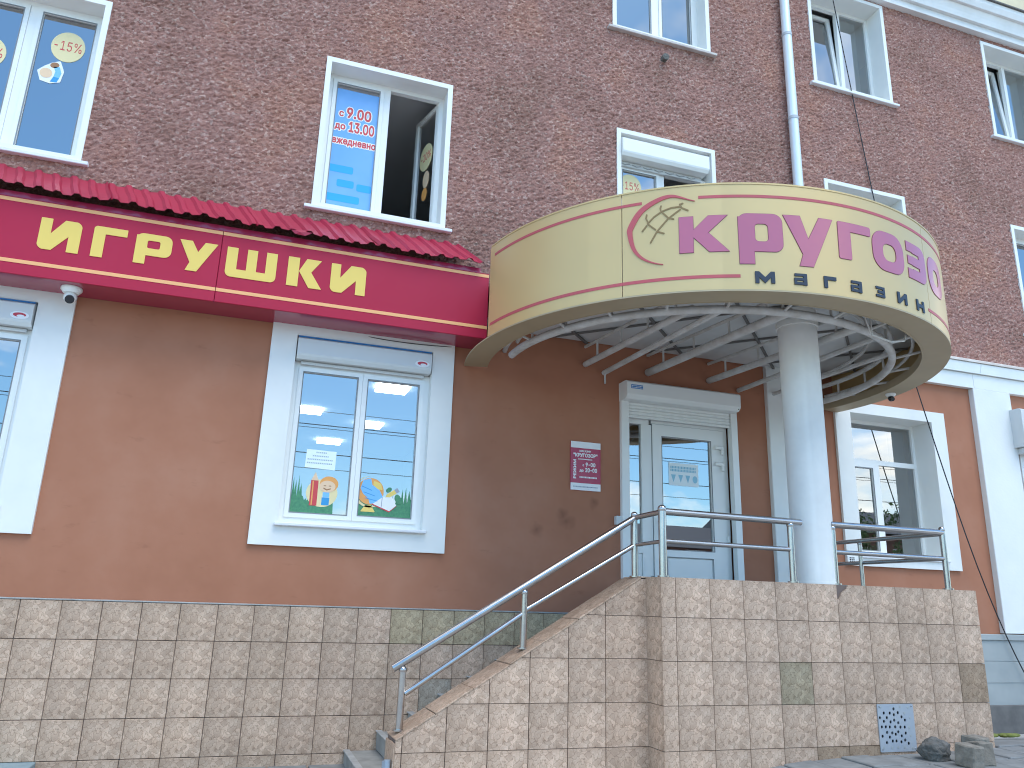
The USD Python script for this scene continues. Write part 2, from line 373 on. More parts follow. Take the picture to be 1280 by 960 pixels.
# ================================================================== GROUND
def ss(t):
    t = np.clip(t, 0, 1); return t * t * (3 - 2 * t)
def gz(x, y):
    x, y = np.asarray(x, float), np.asarray(y, float)
    base = 0.012 + ss((x - 2.9) / 3.4) * (0.13 + 0.20 * ss((-y - .2) / 2.0)) + .05 * ss((x - 6) / 3) * ss((-y - .2) / 2.0)
    return base - 0.30 * ss((-y - 3.4) / 3.0) * ss((14 - np.abs(x)) / 6) - .012 * np.clip(-y - 2, 0, 4)
xs = np.concatenate([np.linspace(-400, -12, 8)[:-1], np.linspace(-12, 24, 73), np.linspace(24, 400, 8)[1:]])
ys = np.concatenate([np.linspace(-400, -14, 8)[:-1], np.linspace(-14, .3, 45), np.linspace(.3, 300, 5)[1:]])
X, Y = np.meshgrid(xs, ys); Z = gz(X, Y) - .03
V = np.stack([X.ravel(), Y.ravel(), Z.ravel()], 1); n = len(xs); F = []
for j in range(len(ys) - 1):
    a = j * n + np.arange(n - 1)
    F.append(np.stack([a, a + 1, a + n + 1], 1)); F.append(np.stack([a, a + n + 1, a + n], 1))
obj('/World', 'ground', trimesh.Trimesh(V, np.vstack(F), process=False), 'ground_dirt', kind='structure', smooth=True)

# paving along the building: one slab each where the photograph shows it
pav = thing('pavement', None, None, kind='structure')
def slab(x0, x1, y0, y1, material, lift=0.0, gap=.008):
    z = gz((x0 + x1) / 2, (y0 + y1) / 2) + lift
    zs = [gz(a, b) + lift for a, b in ((x0, y0), (x1, y0), (x1, y1), (x0, y1))]
    b = cbx(x0 + gap, x1 - gap, y0 + gap, y1 - gap, -.06, 0, .006)
    v = b.vertices.copy(); u = (v[:, 0] - x0) / (x1 - x0); w = (v[:, 1] - y0) / (y1 - y0)
    v[:, 2] += zs[0] * (1 - u) * (1 - w) + zs[1] * u * (1 - w) + zs[2] * u * w + zs[3] * (1 - u) * w
    b.vertices = v
    obj(pav, 'paving_slab', b, material)
for i in range(16):
    for j in range(4):
        x0 = 5.05 + i * .26; y0 = -2.50 - j * .36
        slab(x0, x0 + .26, y0, y0 + .36, 'paving', lift=rng.uniform(-.006, .006))
for i in range(5):
    slab(7.75 + i * .45, 8.2 + i * .45, -2.1, -1.2, 'paving', lift=rng.uniform(-.01, .006))
for i in range(7):
    x0 = 0.38 + i * .33
    slab(x0, x0 + .33, -.52, -.02, 'paving', lift=0)
for i in range(4):
    x0 = -1.0 + i * .33
    slab(x0, x0 + .33, -.50, -.02, 'paving_teal', lift=.085)
obj('/World', 'moss_patch', (lambda g: g)(trimesh.util.concatenate([trimesh.creation.icosphere(1, r).apply_transform(np.diag([1.6, 1.0, .5, 1])).apply_translation([x, y, gz(x, y) + .02])
    for r, x, y in zip(rng.uniform(.02, .05, 70), rng.uniform(7.8, 9.6, 70), -.62 + rng.normal(0, .07, 70))])), 'moss',
    label='strip of yellow green moss at the foot of the grey plinth', cat='moss', kind='stuff', smooth=True)

# ================================================================== BUILDING
bld = thing('building', 'three storey shop building with pinkish pebbledash above and brown stucco below', 'building')
# name, outer x0 x1 z0 z1, border (left right bottom top), glazing depth
WIN = {
 'a': (-1.86, -.022, 1.812, 3.922, (.285, .285, .22, .125), .07),
 'b': (1.665, 3.457, 1.82, 3.908, (.235, .225, .205, .10), .07),
 'c': (8.185, 9.885, 1.918, 3.872, (.225, .215, .12, .135), .27),
 'u1': (-1.62, -.20, 5.20, 6.99, .055, .16),
 'u2': (1.89, 3.278, 5.18, 6.962, .055, .17),
 'u3': (5.262, 6.668, 8.345, 10.05, .055, .17),
 'u4': (5.307, 6.662, 5.19, 6.92, .055, .12),
 'u5': (8.30, 9.652, 8.35, 10.03, .055, .22),
 'u6': (11.535, 12.89, 8.295, 9.985, .055, .22),
 'u7': (8.318, 9.651, 5.18, 6.895, .055, .17),
 'u8': (11.57, 12.92, 5.18, 6.853, .055, .17),
 'd': (11.10, 12.7, 1.92, 3.95, (.2, .2, .12, .12), .2),
}
def holes(keys, m=.02):
    return [sbox(WIN[k][0] + m, WIN[k][2] + m, WIN[k][1] - m, WIN[k][3] - m) for k in keys]
DOOR = (5.36, 6.80, 1.5, 3.60)
WX0, WX1 = -5.0, 15.0
low = sbox(WX0, 0, WX1, 4.66)
for h in holes('abcd'): low = low.difference(h)
low = low.difference(sbox(DOOR[0], DOOR[2], DOOR[1], DOOR[3]))
obj(bld, 'lower_wall', ex(low, 0, .34), 'stucco', label='smooth brown stucco ground floor wall')
upk = ['u1', 'u2', 'u3', 'u4', 'u5', 'u6', 'u7', 'u8']
up = sbox(WX0, 4.66, WX1, 11.9)
for h in holes(upk): up = up.difference(h)
# pebbledash: real relief over the part in view
S = .0118
gx, gzv = np.arange(-1.35, 13.2, S), np.arange(4.52, 10.72, S)
GX, GZ = np.meshgrid(gx, gzv)
P3 = np.stack([GX, np.zeros_like(GX), GZ], -1)
Q3 = P3 @ np.array([[.91, 0, -.42], [0, 1, 0], [.42, 0, .91]]); h1 = meshkit.noise(Q3 / [.044, 1, .029] + 7.3, 1); h2 = meshkit.noise(Q3 / [.025, 1, .019] + 3.1, 2); h3 = meshkit.noise(P3 / .11, 3)
h4 = rng.random(GX.shape)
H = .021 * np.minimum(1, 1.8 * h1) + .013 * np.minimum(1, 1.6 * h2) + .006 * h3 + .0055 * h4 - .006
jx = (rng.random(GX.shape) - .5) * S * .5; jz = (rng.random(GX.shape) - .5) * S * .5
V = np.stack([GX + jx, -.004 - H, GZ + jz], -1).reshape(-1, 3)
ny, nx = GX.shape
idx = np.arange(ny * nx).reshape(ny, nx)
q = np.stack([idx[:-1, :-1], idx[:-1, 1:], idx[1:, 1:], idx[1:, :-1]], -1).reshape(-1, 4)
cxm = (GX[:-1, :-1] + S / 2).ravel(); czm = (GZ[:-1, :-1] + S / 2).ravel()
keep = np.ones(len(q), bool)
for k in upk:
    w = WIN[k]; keep &= ~((cxm > w[0] + .028) & (cxm < w[1] - .028) & (czm > w[2] + .028) & (czm < w[3] - .028))
q = q[keep]
tri = np.vstack([q[:, [0, 1, 2]], q[:, [0, 2, 3]]])
used_v = np.unique(tri); remap = np.zeros(len(V), int); remap[used_v] = np.arange(len(used_v))
obj(bld, 'upper_wall', trimesh.Trimesh(V[used_v], remap[tri], process=False), 'pebble', label='rough pinkish brown pebbledash wall of the upper floors')
obj(bld, 'upper_wall_core', ex(up, .0, .34), 'pebble')
# shell behind the facade, so the building is a volume
obj(bld, 'rear_shell', [bx(WX0, WX1, 9.7, 10, 0, 11.9), bx(WX0, WX0 + .3, .34, 9.7, 0, 11.9), bx(WX1 - .3, WX1, .34, 9.7, 0, 11.9), bx(WX0, WX1, 0.0, 10, 11.904, 12.1)], 'shell_wall')
# rooms
for z0, z1, nm in ((1.45, 4.25, 'ground'), (4.95, 7.12, 'first'), (8.05, 10.25, 'second')):
    for xa, xb in ((-4.6, 1.3), (1.34, 4.6), (4.64, 7.6), (7.64, 10.6), (10.64, 14.6)):
        yb = 4.2 if nm != 'ground' else 8.5
        r = cat_([bx(xa, xb, .36, yb, z0 - .05, z0), bx(xa, xb, yb, yb + .04, z0 - .05, z1 + .05), bx(xa - .015, xa, .36, yb, z0, z1), bx(xb, xb + .015, .36, yb, z0, z1)])
        obj(bld, 'room', r, 'room_wall')
        obj(bld, 'room_ceiling', bx(xa, xb, .36, yb, z1, z1 + .04), 'room_ceiling')
for i, (lx, ly) in enumerate(((3.36, 3.1), (2.36, 4.95), (3.42, 5.6), (2.95, 7.4), (.2, 4.2), (.4, 6.6))):
    obj(bld, 'ceiling_lamp', cbx(lx - .22, lx + .22, ly - .17, ly + .17, 4.19, 4.235, .01), 'lamp_panel', label='glowing square ceiling lamp seen through the shop window')

# ---------------------------------------------------------------- windows
def window(key, mat_sur='white_paint', label=None, proud=.035):
    if key[0] == 'u': proud = .046
    x0, x1, z0, z1, t, d = WIN[key]
    t = (t,) * 4 if np.ndim(t) == 0 else t
    ix0, ix1, iz0, iz1 = x0 + t[0], x1 - t[1], z0 + t[2], z1 - t[3]
    sur = [ring(x0, x1, z0, z1, t, -proud, .01), ring(ix0 - .03, ix1 + .03, iz0 - .03, iz1 + .03, .03, .0105, d + .07)]
    w = obj(bld, 'window', sur, mat_sur, label)
    return w, ix0, ix1, iz0, iz1, d

def frame_(w, x0, x1, z0, z1, d, t=.05, th=.06):
    obj(w, 'frame', ring(x0, x1, z0, z1, t, d, d + th), 'upvc')
def sash_(w, x0, x1, z0, z1, y, t=.055, th=.05, name='sash', gl='pane_glass', seam=True):
    obj(w, name, ring(x0, x1, z0, z1, t, y, y + th), 'upvc')
    if seam:
        obj(w, 'seal', ring(x0 + t - .009, x1 - t + .009, z0 + t - .009, z1 - t + .009, .0095, y - .0025, y + .004), 'upvc_seam')
    obj(w, 'pane', quad(x0 + t - .003, x1 - t + .003, y + th * .45, z0 + t - .003, z1 - t + .003), gl)

def sill_(w, x0, x1, z, material='sill_metal', drop=.035, out=.09):
    obj(w, 'sill', cbx(x0 - .07, x1 + .07, -out, .02, z - drop, z, .005), material)

def discount(w, x, z, y, a=.148, bz=.17, txt='-15%', rot=-6):
    s = obj(w, 'discount_sticker', ex(disc_poly(x, z, a, bz, rot=rot), y, y + .002), 'sticker_cream', label='round cream sticker reading %s' % txt)
    tp = put(text_poly(txt, .105, bold=False, w=a * 1.62), x, z - .045, center=True)
    obj(s, 'lettering', ex(tp, y - .0012, y + .0005), 'sticker_red')

# ground floor shop windows
def shop_window(key, label, sx0=None):
    w, x0, x1, z0, z1, d = window(key, label=label)
    zt = z1 - .235
    frame_(w, x0, x1, z0 + .0, zt, d, (.05, .05, .06, .05))
    mid = (x0 + x1) / 2 - .02
    sash_(w, x0 + .05, mid + .02, z0 + .06, zt - .05, d - .012, .05, name='sash')
    sash_(w, mid + .022, x1 - .05, z0 + .06, zt - .05, d - .012, .055, name='sash')
    b = obj(w, 'shutter_box', shutter_box(x0 + .01, x1 - .015, zt + .003, z1 - .02, -.075, d + .05), 'shutter_grey', label='grey roller shutter box')
    lx = x1 - .11
    lg = obj(b, 'logo', ex(disc_poly(lx, zt + .085, .072, .034), -.0785, -.0735), 'sticker_white')
    obj(b, 'logo_mark', ex(disc_poly(lx, zt + .088, .05, .02).difference(disc_poly(lx + .01, zt + .078, .03, .012)), -.0798, -.078), 'shutter_sign_red')
    obj(b, 'blue_edge', bx(x0 + .012, x1 - .017, -.06, d, z1 - .0195, z1 - .012), 'label_blue')
    obj(w, 'slat_end', cbx(x0 + .06, x1 - .06, d - .045, d - .014, zt - .03, zt, .006), 'shutter_grey')
    obj(w, 'sill', cbx(x0 - .03, x1 + .03, -.085, .02, z0 - .03, z0 - .002, .006), 'sill_metal')
    return w, x0, x1, z0, z1, zt, mid, d

def shutter_box(x0, x1, z0, z1, y0, y1):
    c = .045
    prof = Polygon([(y1, z0), (y0 + c, z0), (y0 + .01, z0 + c * .6), (y0, z0 + c), (y0, z1 - .02), (y0 + .03, z1), (y1, z1)])
    e = trimesh.creation.extrude_polygon(prof, x1 - x0, engine='earcut'); v = e.vertices
    e.vertices = np.stack([x0 + v[:, 2], v[:, 0], v[:, 1]], 1)
    return e

shop_window('a', 'white framed shop window cut off by the picture edge, grey shutter box on top')
w, x0, x1, z0, z1, zt, mid, d = shop_window('b', 'white framed shop window with child and globe stickers, grey shutter box on top')
yb = d - .012 + .0225 - .0035
# stickers on the panes
def flat(parent, name, shape, y, material, label=None, th=.0012):
    return obj(parent, name, ex(shape, y, y + th), material, label)
gl0, gl1 = x0 + .10, mid - .03
gr = [(gl0, 2.13)] + [(gl0 + .012 * i, 2.19 + (.16 + .15 * abs(math.sin(i * 2.3)) if i < 9 else .07 + .06 * abs(math.sin(i * 1.7)) if i < 24 else .10 + .09 * abs(math.sin(i * 2.1))) * (1 if i % 2 else .45)) for i in range(33)] + [(gl0 + .39, 2.13)]
flat(w, 'grass_sticker', Polygon(gr).buffer(0), yb + .0014, 'sticker_green', 'green grass sticker along the pane bottom')
cs = flat(w, 'child_sticker', disc_poly(2.275, 2.325, .145, .13), yb, 'sticker_cream', 'sticker of a red haired child beside a giant red pencil')
flat(cs, 'pencil', sbox(2.168, 2.205, 2.236, 2.44), yb - .0013, 'sticker_red')
flat(cs, 'pencil_tip', Polygon([(2.168, 2.441), (2.236, 2.441), (2.204, 2.52)]), yb - .0013, 'sticker_skin')
flat(cs, 'pencil_shine', sbox(2.182, 2.21, 2.194, 2.435), yb - .0022, 'sticker_orange')
flat(cs, 'hair', disc_poly(2.335, 2.415, .086, .072), yb - .0013, 'sticker_orange')
flat(cs, 'face', disc_poly(2.322, 2.39, .074, .055), yb - .0024, 'sticker_skin')
flat(cs, 'smile', LineString([(2.29, 2.372), (2.318, 2.358), (2.35, 2.37)]).buffer(.005), yb - .0034, 'sticker_brown')
for ex_ in (2.298, 2.345): flat(cs, 'eye', disc_poly(ex_, 2.396, .012, .004), yb - .0034, 'sticker_brown')
flat(cs, 'shirt', sbox(2.285, 2.285, 2.345, 2.335), yb - .0013, 'sticker_lightblue')
flat(cs, 'trousers', sbox(2.278, 2.215, 2.348, 2.284), yb - .0013, 'sticker_blue')
gr0 = mid + .08
gr2 = [(gr0, 2.135)] + [(gr0 + .0165 * i, 2.165 + (.08 + .12 * abs(math.sin(i * 1.9 + .6)) + (.07 if i < 5 or i > 24 else 0)) * (1 if i % 2 else .6)) for i in range(32)] + [(gr0 + .52, 2.135)]
flat(w, 'grass_sticker', Polygon(gr2).buffer(0), yb + .0014, 'sticker_green', 'green grass sticker below the globe')
gs = flat(w, 'globe_sticker', disc_poly(2.728, 2.375, .128), yb, 'sticker_orange', 'sticker of a globe with an open book and a pencil')
flat(gs, 'globe_arc', disc_poly(2.722, 2.37, .15).difference(disc_poly(2.735, 2.378, .143)), yb - .0013, 'sticker_cream')
flat(gs, 'ocean', Polygon([(2.66, 2.47), (2.72, 2.49), (2.735, 2.43), (2.80, 2.40), (2.84, 2.33), (2.80, 2.28), (2.735, 2.265), (2.72, 2.31), (2.665, 2.355), (2.64, 2.40)]).buffer(.008), yb - .0013, 'sticker_lightblue')
flat(gs, 'continent', Polygon([(2.76, 2.47), (2.82, 2.45), (2.835, 2.40), (2.80, 2.405), (2.755, 2.44)]).buffer(.006), yb - .0024, 'sticker_yellow')
for k in range(3):
    flat(gs, 'grid_line', LineString([(2.645 + .02 * k, 2.42 - .055 * k), (2.74 + .03 * k, 2.385 - .05 * k)]).buffer(.003), yb - .0024, 'sticker_blue')
flat(gs, 'stand', Polygon([(2.69, 2.235), (2.74, 2.235), (2.775, 2.185), (2.655, 2.185)]).buffer(.006), yb - .0013, 'sticker_yellow')
flat(gs, 'book', Polygon([(2.755, 2.255), (2.845, 2.325), (2.935, 2.335), (2.985, 2.255), (2.92, 2.195)]), yb - .0024, 'sticker_white')
flat(gs, 'book_edge', Polygon([(2.75, 2.25), (2.918, 2.186), (2.985, 2.248), (2.99, 2.256), (2.92, 2.198), (2.756, 2.258)]), yb - .003, 'sticker_red')
flat(gs, 'book_fold', LineString([(2.845, 2.325), (2.84, 2.222)]).buffer(.003), yb - .0035, 'sticker_grey')
flat(gs, 'pencil', Polygon([(2.875, 2.33), (2.89, 2.36), (2.955, 2.405), (2.98, 2.37), (2.915, 2.33)]), yb - .0036, 'sticker_yellow')
flat(gs, 'eraser', Polygon([(2.955, 2.405), (2.985, 2.425), (3.01, 2.39), (2.98, 2.37)]), yb - .0036, 'sticker_grey')
flat(gs, 'leaf', disc_poly(2.905, 2.40, .03, .022, rot=40), yb - .003, 'sticker_green')
flat(gs, 'leaf', disc_poly(3.0, 2.315, .03, .05, rot=25), yb - .003, 'sticker_green')
pn = flat(w, 'paper_notice', Polygon([(2.096, 2.557), (2.376, 2.548), (2.378, 2.725), (2.102, 2.732)]), yb, 'paper_white', 'white paper notice inside the pane')
for k, (a, bq) in enumerate(((2.19, 2.30), (2.16, 2.32), (2.115, 2.36), (2.112, 2.355))):
    for c in range(int((bq - a) / .017)):
        flat(pn, 'notice_mark', sbox(a + .017 * c, 2.70 - .034 * k, a + .017 * c + .012, 2.712 - .034 * k), yb - .0012, 'ink_grey')

# right hand ground floor window behind the railing
w, x0, x1, z0, z1, d = window('c', label='white deep set window behind the railing, three panes with a transom')
frame_(w, x0, x1, z0, z1, d, .04, .06)
zt = 3.215
obj(w, 'transom', bx(x0 + .0405, x1 - .0405, d + .001, d + .058, zt - .03, zt + .03), 'upvc')
obj(w, 'pane', quad(x0 + .04, x1 - .04, d + .03, zt + .03, z1 - .04), 'pane_glass')
xm = 9.03
obj(w, 'mullion', bx(xm - .03, xm + .03, d + .001, d + .058, z0 + .0405, zt - .0305), 'upvc')
sash_(w, x0 + .042, xm - .032, z0 + .042, zt - .032, d - .008, .05)
obj(w, 'pane', quad(xm + .03, x1 - .04, d + .03, z0 + .04, zt - .03), 'pane_glass')
obj(w, 'curtain', bx(x1 - .27, x1 - .03, d + .14, d + .17, z0 + .05, z1 - .05), 'plinth_blue', label='grey green curtain behind the pane')
obj(w, 'sill', cbx(x0 - .03, x1 + .03, -.06, .02, z0 - .03, z0 - .002, .006), 'sill_metal')
# window at far right edge, with its shutter box
w, x0, x1, z0, z1, d = window('d', label='window at the right edge under a grey shutter box')
frame_(w, x0, x1, z0, z1, d)
obj(w, 'pane', quad(x0 + .05, x1 - .05, d + .03, z0 + .05, z1 - .05), 'pane_glass')
b = obj(w, 'shutter_box', shutter_box(10.97, 12.8, 3.52, 4.02, -.24, .01), 'shutter_grey')
obj(b, 'guide_rail', cbx(11.02, 12.75, -.17, -.04, 3.44, 3.517, .008), 'shutter_grey')

# upper windows
def two_light(key, label, mid=None, left='sash', right='sash', sill='sill_metal', top=0):
    w, x0, x1, z0, z1, d = window(key, label=label)
    frame_(w, x0, x1, z0, z1 - top, d, .045)
    mid = mid or (x0 + x1) / 2
    obj(w, 'mullion', bx(mid - .035, mid + .035, d + .001, d + .058, z0 + .0455, z1 - top - .0455), 'upvc')
    if left: sash_(w, x0 + .047, mid - .037, z0 + .047, z1 - top - .047, d - .01, .05)
    if right: sash_(w, mid + .037, x1 - .047, z0 + .047, z1 - top - .047, d - .01, .05)
    sill_(w, WIN[key][0], WIN[key][1], WIN[key][2], sill)
    return w, x0, x1, z0, z1, d, mid

w, x0, x1, z0, z1, d, mid = two_light('u1', 'upper window at the left edge with two -15% stickers', mid=-.90)
yb = d - .01 + .0225 - .004
discount(w, -.556, 6.52, yb)
discount(w, -1.20, 6.29, yb, txt='-15%')
SC = lambda p: affinity.translate(affinity.scale(p, .72, .72, origin=(-.70, 6.27)), .045, -.055)
cs = flat(w, 'child_sticker', SC(Polygon([(-.80, 6.12), (-.69, 6.10), (-.58, 6.14), (-.56, 6.30), (-.62, 6.44), (-.70, 6.40), (-.78, 6.33), (-.85, 6.25)]).buffer(.012)), yb, 'sticker_white', 'sticker of a child in blue overalls rolling a ball')
flat(cs, 'head', SC(disc_poly(-.672, 6.375, .055, .042, rot=20)), yb - .0013, 'sticker_brown')
flat(cs, 'overalls', SC(Polygon([(-.68, 6.35), (-.61, 6.36), (-.575, 6.27), (-.59, 6.19), (-.66, 6.20), (-.65, 6.28)])), yb - .0013, 'sticker_lightblue')
flat(cs, 'legs', SC(Polygon([(-.66, 6.20), (-.59, 6.19), (-.61, 6.12), (-.69, 6.115)])), yb - .0013, 'sticker_blue')
flat(cs, 'ball', SC(disc_poly(-.755, 6.235, .075)), yb - .0018, 'sticker_skin')

w, x0, x1, z0, z1, d, mid = two_light('u2', 'upper window with a blue opening hours poster and its right sash open inwards', mid=2.585, left='sash', right=None)
yb = d - .01 + .0225 - .004
px0, px1 = x0 + .097, mid - .087
po = flat(w, 'hours_poster', sbox(px0, z0 + .097, px1, z1 - .15), yb, 'poster_blue', 'blue poster with opening hours in red letters', th=.003)
def two_tone(s, h, x, z, wd, parent):
    tp = put(text_poly(s, h, bold=True, w=wd), x, z)
    obj(parent, 'lettering_rim', ex(tp.buffer(.010), yb - .0012, yb + .0005), 'sticker_white')
    obj(parent, 'lettering', ex(tp, yb - .0022, yb - .0005), 'sticker_red')
two_tone('с', .075, 2.085, 6.42, .05, po); two_tone('9.00', .118, 2.165, 6.42, .265, po)
two_tone('до', .075, 2.05, 6.262, .115, po); two_tone('13.00', .118, 2.20, 6.25, .275, po)
two_tone('ежедневно', .078, 2.035, 6.085, .47, po)
for lx0, lx1, lz in ((2.02, 2.29, 5.74), (2.13, 2.31, 5.575), (2.34, 2.50, 5.555), (2.02, 2.38, 5.40)):
    flat(po, 'faded_line', rnd(sbox(lx0, lz, lx1, lz + .085), .02), yb - .0012, 'poster_line')
# open sash, hinged at the right and swung into the room
ang = math.radians(74)
def swing(mesh, hx, hy):
    v = mesh.vertices.copy(); u = hx - v[:, 0]; n_ = v[:, 1]
    mesh.vertices = np.stack([hx - u * math.cos(ang) + n_ * math.sin(ang), hy + u * math.sin(ang) + n_ * math.cos(ang), v[:, 2]], 1); return mesh
hx, hy = x1 - .05, d + .02
sw, sz0, sz1 = x1 - mid - .10, z0 + .047, z1 - .047
osx = obj(w, 'sash', swing(ring(hx - sw, hx, sz0, sz1, .055, 0, .05), hx, hy), 'upvc', 'sash swung open into the room')
obj(w, 'pane', swing(quad(hx - sw + .05, hx - .05, .024, sz0 + .05, sz1 - .05), hx, hy), 'pane_glass')
st = obj(w, 'discount_sticker', swing(ex(disc_poly(hx - sw / 2, 6.30, .15, .17), .019, .021), hx, hy), 'sticker_cream', 'round cream sticker reading -10%')
obj(st, 'lettering', swing(ex(put(text_poly('-10%', .10, bold=False, w=.23), hx - sw / 2, 6.26, center=True), .0175, .0195), hx, hy), 'sticker_red')
obj(w, 'child_sticker', swing(ex(disc_poly(hx - sw / 2 + .03, 6.0, .07, .11), .019, .021), hx, hy), 'sticker_skin', 'small sticker of a child below the discount')
obj(w, 'child_sticker', swing(ex(disc_poly(hx - sw / 2 + .01, 5.82, .06, .08), .019, .021), hx, hy), 'sticker_orange', 'orange lower half of the child sticker')

two_light('u3', 'third floor window cut off by the top of the picture, dirty sill', mid=6.0, sill='sill_dirty')
w, x0, x1, z0, z1, d, mid = two_light('u4', 'upper window with a white roller shutter box, half hidden by the gold canopy', mid=5.99, right=None, top=.30)
yb = d - .01 + .0225 - .004
discount(w, 5.565, 6.27, yb, a=.15, bz=.165)
b = obj(w, 'shutter_box', shutter_box(x0 + .005, x1 - .06, z1 - .30, z1 - .07, -.09, d + .05), 'upvc', 'white roller shutter box')
obj(w, 'slat_end', cbx(x0 + .02, x1 - .08, d - .05, d - .012, z1 - .36, z1 - .303, .006), 'shutter_grey')
for k in range(7):
    obj(w, 'foil_scrap', tube([(x0 + .05 + k * .15, d - .055, z1 - .335), (x0 + .11 + k * .15, d - .057, z1 - .35), (x0 + .17 + k * .15, d - .055, z1 - .33)], .005, 5), 'shutter_dark')
obj(w, 'inner_screen', bx(x1 - .16, x1 - .05, d + .02, d + .05, z0 + .05, z1 - .36), 'shutter_dark')

def tilt_window(key, label):
    w, x0, x1, z0, z1, d = window(key, label=label)
    frame_(w, x0, x1, z0, z1, d, .045)
    mid = (x0 + x1) / 2 + .08
    obj(w, 'mullion', bx(mid - .03, mid + .03, d + .001, d + .058, z0 + .0455, z1 - .0455), 'upvc')
    obj(w, 'pane', quad(mid + .03, x1 - .045, d + .03, z0 + .045, z1 - .045), 'pane_glass')
    a = math.radians(4.5); zb = z0 + .047
    def tl(mesh):
        v = mesh.vertices.copy(); u = v[:, 2] - zb; n_ = v[:, 1]
        mesh.vertices = np.stack([v[:, 0], d + .012 + n_ * math.cos(a) + u * math.sin(a), zb + u * math.cos(a) - n_ * math.sin(a)], 1); return mesh
    obj(w, 'sash', tl(ring(x0 + .05, mid - .034, zb, z1 - .05, .055, 0, .05)), 'upvc', 'sash tilted inwards at the top')
    obj(w, 'pane', tl(quad(x0 + .10, mid - .084, .025, zb + .05, z1 - .10)), 'pane_glass')
    obj(w, 'curtain', bx(mid + .02, x1 - .14, d + .10, d + .12, z0 + .03, z1 - .04), 'white_plaster', 'white curtain behind the right pane')
    sill_(w, WIN[key][0], WIN[key][1], WIN[key][2], 'sill_metal')
tilt_window('u5', 'third floor window with a tilted left sash, next to the downpipe')
tilt_window('u6', 'third floor window with a tilted left sash at the right edge')
two_light('u7', 'upper window almost wholly hidden behind the gold canopy')
two_light('u8', 'second floor window cut off by the right edge')

# ---------------------------------------------------------------- floor band, cornice, pilasters, plinths
def prof_run(profile, x0, x1):
    e = trimesh.creation.extrude_polygon(Polygon(profile), x1 - x0, engine='earcut'); v = e.vertices
    e.vertices = np.stack([x0 + v[:, 2], v[:, 0], v[:, 1]], 1); return e
bnd = obj(bld, 'floor_band', prof_run([(.01, 4.262), (-.07, 4.262), (-.07, 4.455), (.01, 4.455)], 8.25, 10.42), 'white_paint', 'white floor band of metal sheets over the ground floor')
obj(bnd, 'band_sheet', prof_run([(.01, 4.262), (-.07, 4.262), (-.07, 4.455), (.01, 4.455)], 10.426, 14.9), 'white_paint')
obj(bnd, 'band_sheet', prof_run([(.01, 4.462), (-.10, 4.462), (-.125, 4.59), (.01, 4.59)], 8.25, 10.53), 'white_paint')
obj(bnd, 'band_sheet', prof_run([(.01, 4.462), (-.10, 4.462), (-.125, 4.59), (.01, 4.59)], 10.536, 14.9), 'white_paint')
obj(bnd, 'band_cap', prof_run([(.01, 4.598), (-.14, 4.598), (-.14, 4.625), (.01, 4.70)], 8.25, 14.9), 'band_cap', 'weathered beige cap of the floor band')
cor = obj(bld, 'cornice', prof_run([(.01, 10.06), (-.12, 10.06), (-.12, 10.17), (.01, 10.17)], -4.9, 14.9), 'cornice_paint', 'white stepped cornice under the attic')
obj(cor, 'moulding', prof_run([(.01, 10.172), (-.17, 10.172), (-.20, 10.25), (-.24, 10.33), (.01, 10.33)], -4.9, 14.9), 'cornice_paint')
obj(cor, 'moulding', prof_run([(.01, 10.332), (-.28, 10.332), (-.32, 10.40), (-.33, 10.46), (.01, 10.46)], -4.9, 14.9), 'cornice_paint')
obj(cor, 'gutter_edge', prof_run([(.01, 10.462), (-.36, 10.462), (-.36, 10.485), (.01, 10.50)], -4.9, 14.9), 'plinth_dark')
obj(bld, 'attic_wall', bx(-4.9, 14.9, -.025, .0, 10.50, 11.9), 'attic_cream', 'cream coloured attic wall with peeling paint')
obj(bld, 'pilaster', cbx(10.393, 11.03, -.075, .005, 1.21, 4.26, .006), 'white_plaster', 'white pilaster at the right end of the brown wall')
obj(bld, 'pilaster', cbx(7.215, 7.78, -.06, .005, 1.4, 4.3, .006), 'white_plaster', 'white pilaster behind the round column')
pl = obj(bld, 'blue_plinth', bx(7.72, 14.9, -.1, .0, .0, 1.13), 'plinth_blue', 'grey blue painted plinth right of the steps')
obj(pl, 'plinth_cap', cbx(7.72, 14.9, -.125, .0, 1.133, 1.20, .006), 'plinth_blue')
obj(pl, 'plinth_base', cbx(7.72, 14.9, -.16, -.101, .0, .42, .006), 'plinth_dark')
for zz in (.66, .90): obj(pl, 'plinth_course', cbx(7.73, 14.9, -.106, -.0985, zz, zz + .232, .003), 'plinth_blue')

